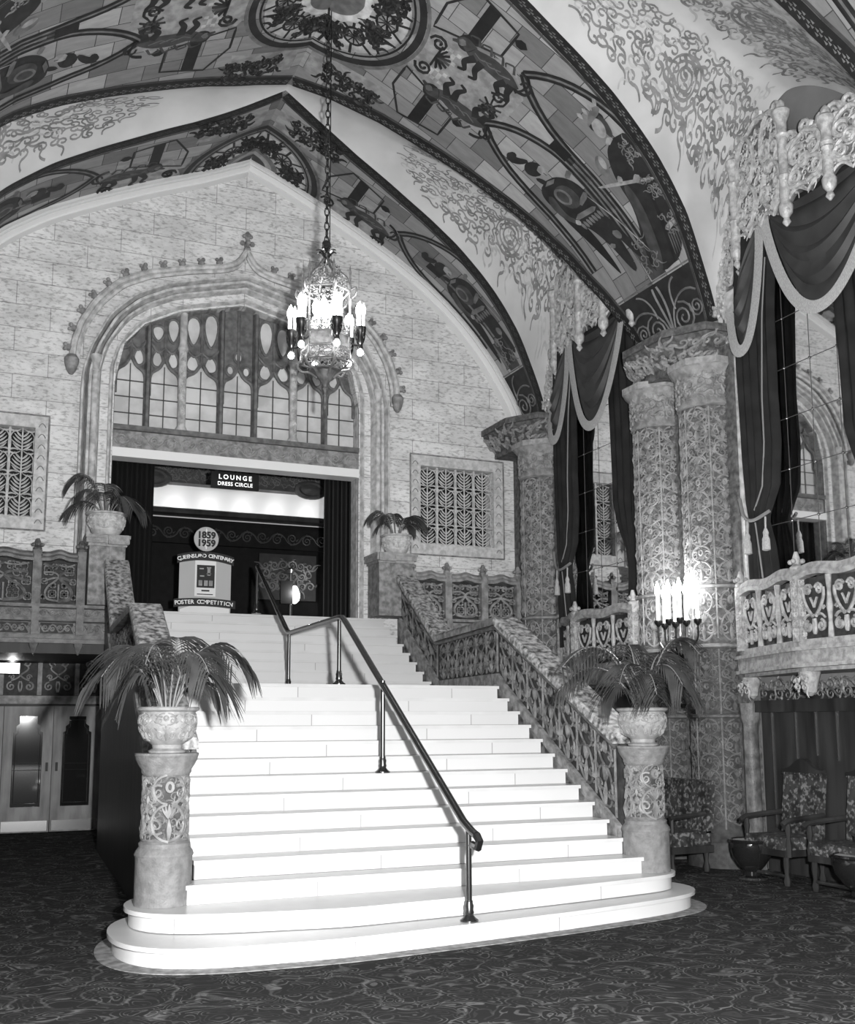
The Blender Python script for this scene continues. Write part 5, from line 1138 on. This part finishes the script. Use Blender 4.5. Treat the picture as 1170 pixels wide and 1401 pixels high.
    swag(1.5, 1.04, 7.75, 6.3, 4.8, f'narrow fringed velvet swag left of the broad swag {where}', .6, 6.9)
curtains(0, 'nearest the camera'); curtains(4.56, 'nearest the back wall')

def balcony(pts, zf, label, m1='balcstone', m2='balcstone'):
    """pts: plan polyline wall -> front -> wall"""
    t = thing('mirror_balcony', label, 'balcony', (4.9, pts[1][1], zf), 'small balconies in front of the mirrors')
    z0, z1 = zf + .34, zf + 1.0
    for i in range(len(pts) - 1):
        (x0, y0), (x1, y1) = pts[i], pts[i + 1]; ea = npx(x1 - x0, y1 - y0, 0); w = np.linalg.norm(ea); ea /= w; en = np.cross(ea, npx(0, 0, 1)); en = en if (en[0] < 0 if abs(en[0]) > .2 else en[1] < 0) else -en
        S = S_plane((x0, y0, 0), ea, (0, 0, 1), en); nb_ = max(1, int(round(w / .5)))
        tt, zz = wavy_rail(0, w, 21); zz = .04 * np.sin(PI * tt) + .03 * np.sin(3 * PI * tt)
        P = np.array([S(tt * w, z1 + zz + a, 0 * tt + h_) for a, h_ in ((-.03, .05), (.02, .07), (.05, .05), (.1, .04), (.11, -.05), (-.03, -.06))]).transpose(1, 0, 2); MB().grid(P, cv=True).build('rail', M[m1], t)
        MB().add(S(npx(0, w, w, 0), npx(z0, z0, z1, z1), npx(-.04, -.04, -.04, -.04)), [(0, 1, 2, 3)]).build('shadow_backing', M['shade_ground'], t, smooth=False)
        for q in range(nb_):
            cc = (q + .5) * w / nb_; ww, h = w / nb_ * .8, z1 - z0 - .06
            c = [(spir(.22 * ww, .82 * h, .17 * ww, 2.8, 1.5, -1), .018), (smooth_path([(.4 * ww, .84 * h), (.42 * ww, .7 * h), (.28 * ww, .5 * h), (.06 * ww, .34 * h)], 9), .02), (spir(.26 * ww, .17 * h, .17 * ww, 1.5, 1.4, -1), .019), (bez((.03 * ww, .36 * h), (.3 * ww, .42 * h), (.42 * ww, .3 * h), n=8), .016), (bez((0, .5 * h), (.06 * ww, .6 * h), (.14 * ww, .68 * h), n=6), .014), (bez((0, .02), (.08 * ww, .1 * h), (.02 * ww, .3 * h), n=6), .018), (spir(.36 * ww, .48 * h, .07 * ww, 0, 1.2, 1, 9), .012)]
            mb = MB(); mb.orn(off(mir(c), cc, z0 + .03), S, .0, 5); mb.build('scroll_panel', M[m2], t)
            if q: mb = MB(); mb.orn([(np.array([(q * w / nb_, z) for z in np.linspace(z0, z1, 9)]), npx(.035, .03, .022, .026, .038, .026, .022, .03, .036))], S, 0, 8); mb.build('baluster', M[m1], t)
    for (x, y) in pts:
        p_ = MB().box(x - .055, x + .055, y - .055, y + .055, z0 - .02, z1 + .1).build('post', M[m2], t, smooth=False)
        mb = MB()
        for ea_, en_ in (((0, -1, 0), (-1, 0, 0)), ((1, 0, 0), (0, -1, 0))): mb.orn(off(scl(candel(.1, .2, .008), 1, 1), 0, 0) + off(candel(.1, .2, .008), 0, .22) + off(candel(.1, .2, .008), 0, .44), S_plane((x + .055 * en_[0], y + .055 * en_[1], z0 + .02), ea_, (0, 0, 1), en_), .003)
        mb.build('post_carving', M[m2], p_)
        mb = MB(); mb.lathe([(.07, z1 + .1), (.075, z1 + .13), (.04, z1 + .16), (.05, z1 + .2), (.02, z1 + .3)], x, y, 10)
        for a in range(4): mb.blob((x + .07 * math.cos(a * PI / 2 + .4), y + .07 * math.sin(a * PI / 2 + .4), z1 + .19), .03)
        mb.build('finial', M[m2], p_)
    def poly(o_): 
        c = npx(5.05, np.mean([q[1] for q in pts])); return [(min(5.04, c[0] + (x - c[0]) * (1 + o_ * 1.4)), c[1] + (y - c[1]) * (1 + o_ * .8)) for x, y in pts] 
    mb = MB(); [mb.prism([(5.04, poly(o_)[0][1])] + poly(o_) + [(5.04, poly(o_)[-1][1])], a, b_) for o_, a, b_ in ((.02, zf + .26, zf + .34), (.1, zf + .22, zf + .26), (.06, zf + .08, zf + .22), (.1, zf + .04, zf + .08), (.0, zf, zf + .04))]
    mb.build('cornice_base', M[m1], t, smooth=False)
    for (x, y) in pts[:3]:
        mb = MB(); mb.lathe([(.02, zf - .26), (.07, zf - .22), (.09, zf - .12), (.12, zf - .02), (.12, zf)], x + .1, y, 10); mb.orn(off(fill(.24, .2, .1, .016, 5), -.12, 0), S_plane((x - .02, y, zf - .22), (0, -1, 0), (0, 0, 1), (-1, 0, 0)), .0, 4); mb.build('bracket', M[m2], t)
balcony([(4.86, 1.7), (4.4, .22), (4.4, -1.15), (4.86, -1.9)], 2.26, 'carved stone balcony in front of the mirror nearest the camera')
balcony([(4.9, 6.1), (4.5, 5.02), (4.5, 3.5), (4.8, 3.3)], 2.22, 'carved stone balcony in front of the mirror nearest the back wall')

# candle sconce on the pier
t = thing('candle_sconce', 'glowing cluster of electric candles on a dark bracket against the carved pier', 'wall lamp', (4.42, 2.3, 1.9)); sc_c = (4.3, 2.28); cand = []
for i in range(7):
    x = sc_c[0] + (-.1 if i % 2 else .08) ; y = sc_c[1] + .34 - i * .113; zb = 2.98 + (.02 if i % 2 else 0)
    a = MB(); a.tube(smooth_path([(sc_c[0] + .06, sc_c[1], 2.55), (x, (y + sc_c[1]) / 2, 2.62), (x, y, 2.74), (x, y, zb - .06)], 12), .012, 6); a.lathe([(.012, zb - .08), (.045, zb - .04), (.05, zb), (.02, zb + .01)], x, y, 10); arm = a.build('arm', M['brass'], t)
    MB().lathe([(.022, zb), (.022, zb + .3), (.016, zb + .31)], x, y, 10).build('candle', M['candle'], arm)
    MB().lathe([(.012, zb + .31), (.036, zb + .36), (.03, zb + .42), (.006, zb + .5)], x, y, 10).build('bulb', M['bulb'], arm); cand.append((x, y, zb + .45))
mb = MB(); mb.lathe([(.02, 1.9), (.05, 1.95), (.02, 2.0), (.02, 2.1), (.05, 2.16), (.02, 2.22), (.025, 2.5), (.06, 2.56), (.03, 2.62)], sc_c[0] + .06, sc_c[1], 10); mb.tube(np.array([(sc_c[0] + .06, sc_c[1], 2.5), (4.55, sc_c[1] - .02, 2.5)]), .02, 6); mb.build('stem', M['brass'], t)

# ------------------------------------------------------------------ chandelier
t = thing('lantern_chandelier', 'ornate glowing lantern chandelier hanging on a long chain before the arch', 'chandelier', (0, 3.28, 10.8)); cx, cy = 0, 3.28
mb = MB(); zc = 7.62
for i in range(34):
    z0 = zc + i * .094; tt = np.linspace(0, 2 * PI, 9)[:-1]; a = (i % 2) * PI / 2
    mb.tube(np.stack([cx + .027 * np.cos(tt) * math.cos(a), cy + .027 * np.cos(tt) * math.sin(a), z0 + .05 + .062 * np.sin(tt)], 1), .0085, 5, True)
mb.build('chain', M['brass'], t)
mb = MB(); mb.tube(np.array([(cx + .04, cy, zc), (cx + .035, cy, 10.8)]), .006, 4); mb.build('supply_cable', M['black'], t)
mb = MB(); mb.lathe([(.03, 7.36), (.05, 7.4), (.035, 7.44), (.06, 7.48), (.05, 7.52), (.02, 7.56)], cx, cy, 10); mb.blob((cx, cy, 7.6), .06); mb.tube(np.stack([cx + .045 * np.cos(np.linspace(0, 2 * PI, 12)), 0 * np.linspace(0, 1, 12) + cy, 7.62 + .045 * np.sin(np.linspace(0, 2 * PI, 12))], 1), .014, 5)
for a in range(8): mb.tube(smooth_path([(cx + .04 * math.cos(a * PI / 4), cy + .04 * math.sin(a * PI / 4), 7.5), (cx + .1 * math.cos(a * PI / 4), cy + .1 * math.sin(a * PI / 4), 7.54), (cx + .13 * math.cos(a * PI / 4), cy + .13 * math.sin(a * PI / 4), 7.52)], 6), taper(6, .02), 5)
mb.build('crown_finial', M['brass'], t)
hexa = [(math.cos(a), math.sin(a)) for a in np.linspace(0, 2 * PI, 7)[:-1] + PI / 6]
for i, (hx, hy) in enumerate(hexa):
    mb = MB(); R_ = .3; x, y = cx + R_ * hx, cy + R_ * hy
    mb.lathe([(.012, 6.1), (.022, 6.14), (.014, 6.2), (.014, 7.0), (.024, 7.04), (.014, 7.08), (.012, 7.2), (.018, 7.23), (.003, 7.32)], x, y, 8)
    mb.tube(smooth_path([(x, y, 7.0), (cx + .27 * hx, cy + .27 * hy, 7.16), (cx + .14 * hx, cy + .14 * hy, 7.28), (cx + .04 * hx, cy + .04 * hy, 7.42)], 14), .016, 5)
    mb.tube(smooth_path([(x, y, 7.0), (cx + .38 * hx, cy + .38 * hy, 7.05), (cx + .38 * hx, cy + .38 * hy, 6.95), (cx + .32 * hx, cy + .32 * hy, 6.9)], 10), .014, 5)
    mb.tube(smooth_path([(x, y, 6.14), (cx + .36 * hx, cy + .36 * hy, 6.06), (cx + .3 * hx, cy + .3 * hy, 5.98), (cx + .2 * hx, cy + .2 * hy, 5.98), (cx + .1 * hx, cy + .1 * hy, 5.9)], 14), .018, 5)
    mb.build('frame_rib', M['chgilt'], t)
    h2 = hexa[(i + 1) % 6]; a0 = npx(x, y, 0); a1 = npx(cx + R_ * h2[0], cy + R_ * h2[1], 0); ea = (a1 - a0); w = np.linalg.norm(ea); ea /= w; en = np.cross(ea, npx(0, 0, 1)); S = S_plane(a0, ea, (0, 0, 1), en)
    for z_, r_ in ((6.24, .016), (6.42, .016), (6.99, .014), (6.08, .014)): MB().orn([(np.array([(0, z_), (w, z_)]), r_)], S).build('band_rail', M['chgilt'], t)
    for fw_, z_, x_, h_, sd in ((1, 6.42, 0, 0, 3), (1, 6.1, 0, 0, 13), (.8, 7.02, .1, -.03, 23), (.5, 7.17, .25, -.1, 43)): MB().orn(off(fill(w * fw_, .14, .06, .009, sd + i), w * x_, z_), S, h_).build('pierced_cresting', M['chgilt'], t)
    MB().add(S(npx(.02, w - .02, w - .02, .02), npx(6.25, 6.25, 6.42, 6.42), npx(-.005, -.005, -.005, -.005)), [(0, 1, 2, 3)]).build('lower_panel', M['stone2'], t, smooth=False)
for k_ in range(7):
    a_ = k_ * 1.047; r_ = .13 if k_ < 6 else 0; x_, y_ = cx + r_ * math.cos(a_), cy + r_ * math.sin(a_)
    c_ = MB().lathe([(.025, 6.42), (.025, 6.66), (.018, 6.67)], x_, y_, 10).build('inner_candle', M['candle'], t); MB().lathe([(.014, 6.67), (.042, 6.73), (.045, 6.8), (.006, 6.9)], x_, y_, 10).build('inner_bulb', M['bulb'], c_)
MB().lathe([(.012, 5.5), (.03, 5.54), (.016, 5.58), (.018, 5.66), (.024, 5.68), (.014, 5.7), (.02, 5.74), (.035, 5.76), (.02, 5.78), (.03, 5.82), (.05, 5.84), (.12, 5.93), (.14, 5.97), (.2, 5.98), (.2, 6.0), (.02, 6.0)], cx, cy, 12).build('lower_boss', M['dark_relief'], t)
chb = []
for i, (hx, hy) in enumerate(hexa):
    if i % 1 == 0:
        R_ = .43; x, y = cx + R_ * hx, cy + R_ * hy
        mb = MB(); mb.tube(smooth_path([(cx + .3 * hx, cy + .3 * hy, 6.34), (cx + .38 * hx, cy + .38 * hy, 6.28), (x, y, 6.32), (x, y, 6.4)], 10), .014, 5); mb.lathe([(.02, 6.28), (.05, 6.34), (.04, 6.4), (.07, 6.46), (.075, 6.52), (.03, 6.53)], x, y, 10)
        for k_ in range(5): mb.tube(np.array([(x + .05 * math.cos(k_ * 1.257), y + .05 * math.sin(k_ * 1.257), 6.36), (x + .068 * math.cos(k_ * 1.257), y + .068 * math.sin(k_ * 1.257), 6.5)]), .008, 4)
        arm = mb.build('bracket_arm', M['brass'], t)
        mb = MB(); [mb.lathe([(.014, 6.53), (.014, 6.68), (.028, 6.72), (.03, 6.77), (.004, 6.84)], x + .04 * math.cos(k_ * 2.09), y + .04 * math.sin(k_ * 2.09), 8) for k_ in range(3)]; mb.build('candle_cluster', M['glowglass'], arm)
        MB().blob((x, y, 6.2), .04, n=10, m=7).build('lower_bulb', M['bulb'], arm)
        MB().lathe([(.03, 6.24), (.04, 6.25), (.03, 6.3)], x, y, 8).build('bulb_socket', M['brass'], arm); chb.append((x, y, 6.7))

# ------------------------------------------------------------------ alcove, chairs, urns at lower right
al = sroot('trim_7')
MB().box(5.0, 5.045, -1.6, 1.6, 0, 2.1).build('dark_panelling', M['wood'], al, smooth=False)
mb = MB(); [mb.box(4.98, 5.0, y - .007, y + .007, z_, 1.85) for y, z_ in ((1.42, .5), (1.02, 1.25), (.7, 1.35), (.38, 1.3), (.06, 1.3))]; mb.build('gilt_rod', M['metal'], al, smooth=False)
MB().box(4.9, 5.04, -1.6, 1.6, 1.84, 1.98).build('head_rail', M['wood'], al, smooth=False)
mb = MB(); mb.orn(off(fill(3.0, .22, .13, .014, 8), -1.5, 1.99), S_plane((4.93, 0, 0), (0, 1, 0), (0, 0, 1), (-1, 0, 0)), .0, 4); mb.build('valance_carving', M['dark_relief'], al)
mb = MB(); mb.lathe([(.13, 0.), (.13, .2), (.1, .25), (.095, 1.7), (.12, 1.78), (.13, 1.95)], 4.92, 1.72, 16, rf=lambda th, z: 1 + .05 * np.cos(10 * th)); mb.build('fluted_shaft', M['dark_relief'], al)
def chair(y, label, x=4.55, w=.62):
    t = thing('high_back_chair', label, 'chair', (x, y, 0), 'brocade chairs along the right wall'); hw_ = w / 2
    def B(nm, m_, *a, p=None): return MB().box(*a).build(nm, M[m_], p or t, smooth=False)
    B('seat', 'brocade', x - .28, x + .26, y - hw_, y + hw_, .36, .5); B('seat_rail', 'wood', x - .29, x + .27, y - hw_ - .01, y + hw_ + .01, .3, .37)
    mb = MB(); P = []
    for z, dx in ((.48, 0), (.8, .03), (1.1, .07), (1.17, .08)): P.append([(x + .2 + dx, y - hw_ + .02, z), (x + .2 + dx, y + hw_ - .02, z), (x + .29 + dx, y + hw_ - .02, z), (x + .29 + dx, y - hw_ + .02, z)])
    mb.grid(np.array(P), cv=True); mb.f += [(0, 1, 2, 3), (12, 13, 14, 15)]; mb.build('backrest', M['brocade'], t, smooth=False)
    n_ = 17; q = np.linspace(-1, 1, n_); crest = 1.2 + .12 * np.cos(q * PI / 2) ** 3; P = np.stack([np.stack([0 * q + x + .27, y + q * hw_, 0 * q + 1.16], -1), np.stack([0 * q + x + .27, y + q * hw_, crest], -1), np.stack([0 * q + x + .33, y + q * hw_, crest], -1), np.stack([0 * q + x + .33, y + q * hw_, 0 * q + 1.16], -1)], 1)
    cr = MB().grid(P, cv=True).build('crest_rail', M['wood'], t, smooth=False)
    mb = MB(); [mb.blob((x + .265, y + s_ * hw_, 1.15), .012, n=6, m=4) for s_ in np.linspace(-.95, .95, 13)]; mb.build('nail_heads', M['metal'], cr)
    for s in (-1, 1):
        mb = MB(); mb.tube(smooth_path([(x + .25, y + s * (hw_ + .02), .72), (x - .05, y + s * (hw_ + .03), .7), (x - .28, y + s * (hw_ + .03), .68), (x - .33, y + s * (hw_ + .03), .64)], 12), .03, 6); mb.lathe([(.03, .3), (.035, .42), (.02, .5), (.034, .58), (.025, .66)], x - .25, y + s * (hw_ + .02), 8); mb.build('armrest', M['wood'], t)
        for dx in (-.25, .24): mb = MB(); mb.lathe([(.03, .0), (.04, .05), (.022, .12), (.035, .22), (.03, .31)], x + dx, y + s * (hw_ - .03), 8); mb.build('leg', M['wood'], t)
    mb = MB(); mb.tube(np.array([(x - .25, y - hw_ + .04, .1), (x - .25, y + hw_ - .04, .1)]), .018, 6); mb.build('stretcher', M['wood'], t)
chair(.78, 'brocade high-back armchair with nail-studded top under the near balcony'); chair(-.2, 'brocade high-back armchair partly cut off at the right picture edge', 4.55, .62)
# settee behind the right newel
t = thing('brocade_settee', 'dark brocade settee against the pier behind the right newel column', 'settee', (4.1, 2.3, 0)); x, y0, y1 = 4.05, 1.75, 3.0
MB().box(x - .3, x + .25, y0, y1, .3, .46).build('seat', M['brocade'], t, smooth=False)
MB().obox((x + .18, y0, .44), (.1, 0, 0), (0, y1 - y0, 0), (.06, 0, .6)).build('backrest', M['brocade'], t, smooth=False)
MB().box(x - .32, x + .27, y0 - .02, y1 + .02, .22, .3).build('seat_rail', M['wood'], t, smooth=False)
for yy in (y0 + .04, y1 - .04):
    for xx in (x - .28, x + .2): mb = MB(); mb.lathe([(.03, 0), (.04, .05), (.02, .12), (.034, .22)], xx, yy, 8); mb.build('leg', M['wood'], t)
    mb = MB(); mb.tube(np.array([(x - .3, yy, .62), (x + .2, yy, .66)]), .03, 6); mb.tube(np.array([(x - .27, yy, .3), (x - .27, yy, .62)]), .025, 6); mb.build('armrest', M['wood'], t)
def ashurn(x, y, r, label):
    t = thing('ash_urn', label, 'ash stand', (x, y, 0), 'polished bowl ash urns')
    MB().lathe([(r * .7, .002), (r * .72, .02), (r * .4, .05), (r * .36, .09), (r * .6, .15), (r * .9, .25), (r, .36), (r * .98, .4), (r * 1.04, .42), (r * 1.04, .435), (r * .94, .44), (r * .92, .42)], x, y, 32).build('bowl', M['metal'] if False else M['glass'], t)
    MB().lathe([(r * .72, .002), (r * .74, .012), (r * .7, .03), (r * .45, .035)], x, y, 32).build('foot_ring', M['metal'], t)
    MB().lathe([(.01, .425), (r * .92, .425), (r * .92, .41), (.01, .41)], x, y, 24).build('sand_fill', M['lid'], t)
ashurn(4.3, 1.05, .23, 'dark polished ash urn standing beside the armchair under the near balcony'); ashurn(4.3, -.55, .27, 'dark polished ash urn cut off by the right picture edge')

# ------------------------------------------------------------------ lights
def light(kind, name, loc, power, size=.1, **kw):
    l = bpy.data.lights.new(name, kind); l.energy = power
    if kind in ('POINT', 'SPOT'): l.shadow_soft_size = size
    for k_, v_ in kw.items(): setattr(l, k_, v_)
    o = bpy.data.objects.new(name, l); o.location = loc; COL.objects.link(o); return o
light('POINT', 'camera_flash', (-3.3, -8.7, 2.0), 7400, .09)
for (x, y, z) in chb[::1]: light('POINT', 'chandelier_glow', (x * 1.0, y, z + .2), 4, .05)
light('POINT', 'chandelier_core', (0, 3.28, 6.7), 18, .1)
light('POINT', 'sconce_glow', (sc_c[0] - .15, sc_c[1], 3.4), 42, .15)
for x in np.linspace(-2.3, 2.9, 9): light('POINT', 'cove_lamp', (x, 11.2, 5.72), 3.2, .04)
light('POINT', 'niche_lamp', (1.9, 10.8, 4.2), 20, .05)
light('POINT', 'uplight_glow', (-3.16, 9.2, 2.62), 6, .05)
fill_ = light('AREA', 'foyer_ceiling_light', (0, -3.5, 9.6), 420, shape='DISK', size=3.0) if False else None
W = bpy.data.worlds.new('World'); SC.world = W; W.use_nodes = True; W.node_tree.nodes['Background'].inputs[0].default_value = (1, 1, 1, 1); W.node_tree.nodes['Background'].inputs[1].default_value = .05

# ------------------------------------------------------------------ camera
f_, cyp, yaw, pitch, roll = 1472.9484, 772.9827, .4075, .1451, -.0041
fw = npx(math.sin(yaw) * math.cos(pitch), math.cos(yaw) * math.cos(pitch), math.sin(pitch)); r0 = npx(math.cos(yaw), -math.sin(yaw), 0); u0 = np.cross(r0, fw)
rt = math.cos(roll) * r0 + math.sin(roll) * u0; up = -math.sin(roll) * r0 + math.cos(roll) * u0
cam = bpy.data.cameras.new('Camera'); cam.sensor_fit = 'VERTICAL'; cam.sensor_height = 36; cam.lens = f_ / 1401 * 36; cam.shift_y = (cyp - 700.5) / 1401; cam.clip_end = 100
co = bpy.data.objects.new('Camera', cam); COL.objects.link(co)
co.matrix_world = Matrix(((rt[0], up[0], -fw[0], -3.8816), (rt[1], up[1], -fw[1], -8.8346), (rt[2], up[2], -fw[2], 1.7382), (0, 0, 0, 1)))
SC.camera = co
SC.view_settings.view_transform = 'Standard'; SC.view_settings.look = 'None'; SC.view_settings.gamma = 1; SC.view_settings.exposure = 0
SC.cycles.sample_clamp_indirect = 4; SC.cycles.max_bounces = 6; SC.cycles.use_denoising = True
for o in bpy.data.objects:
    if '_org' in o: del o['_org']
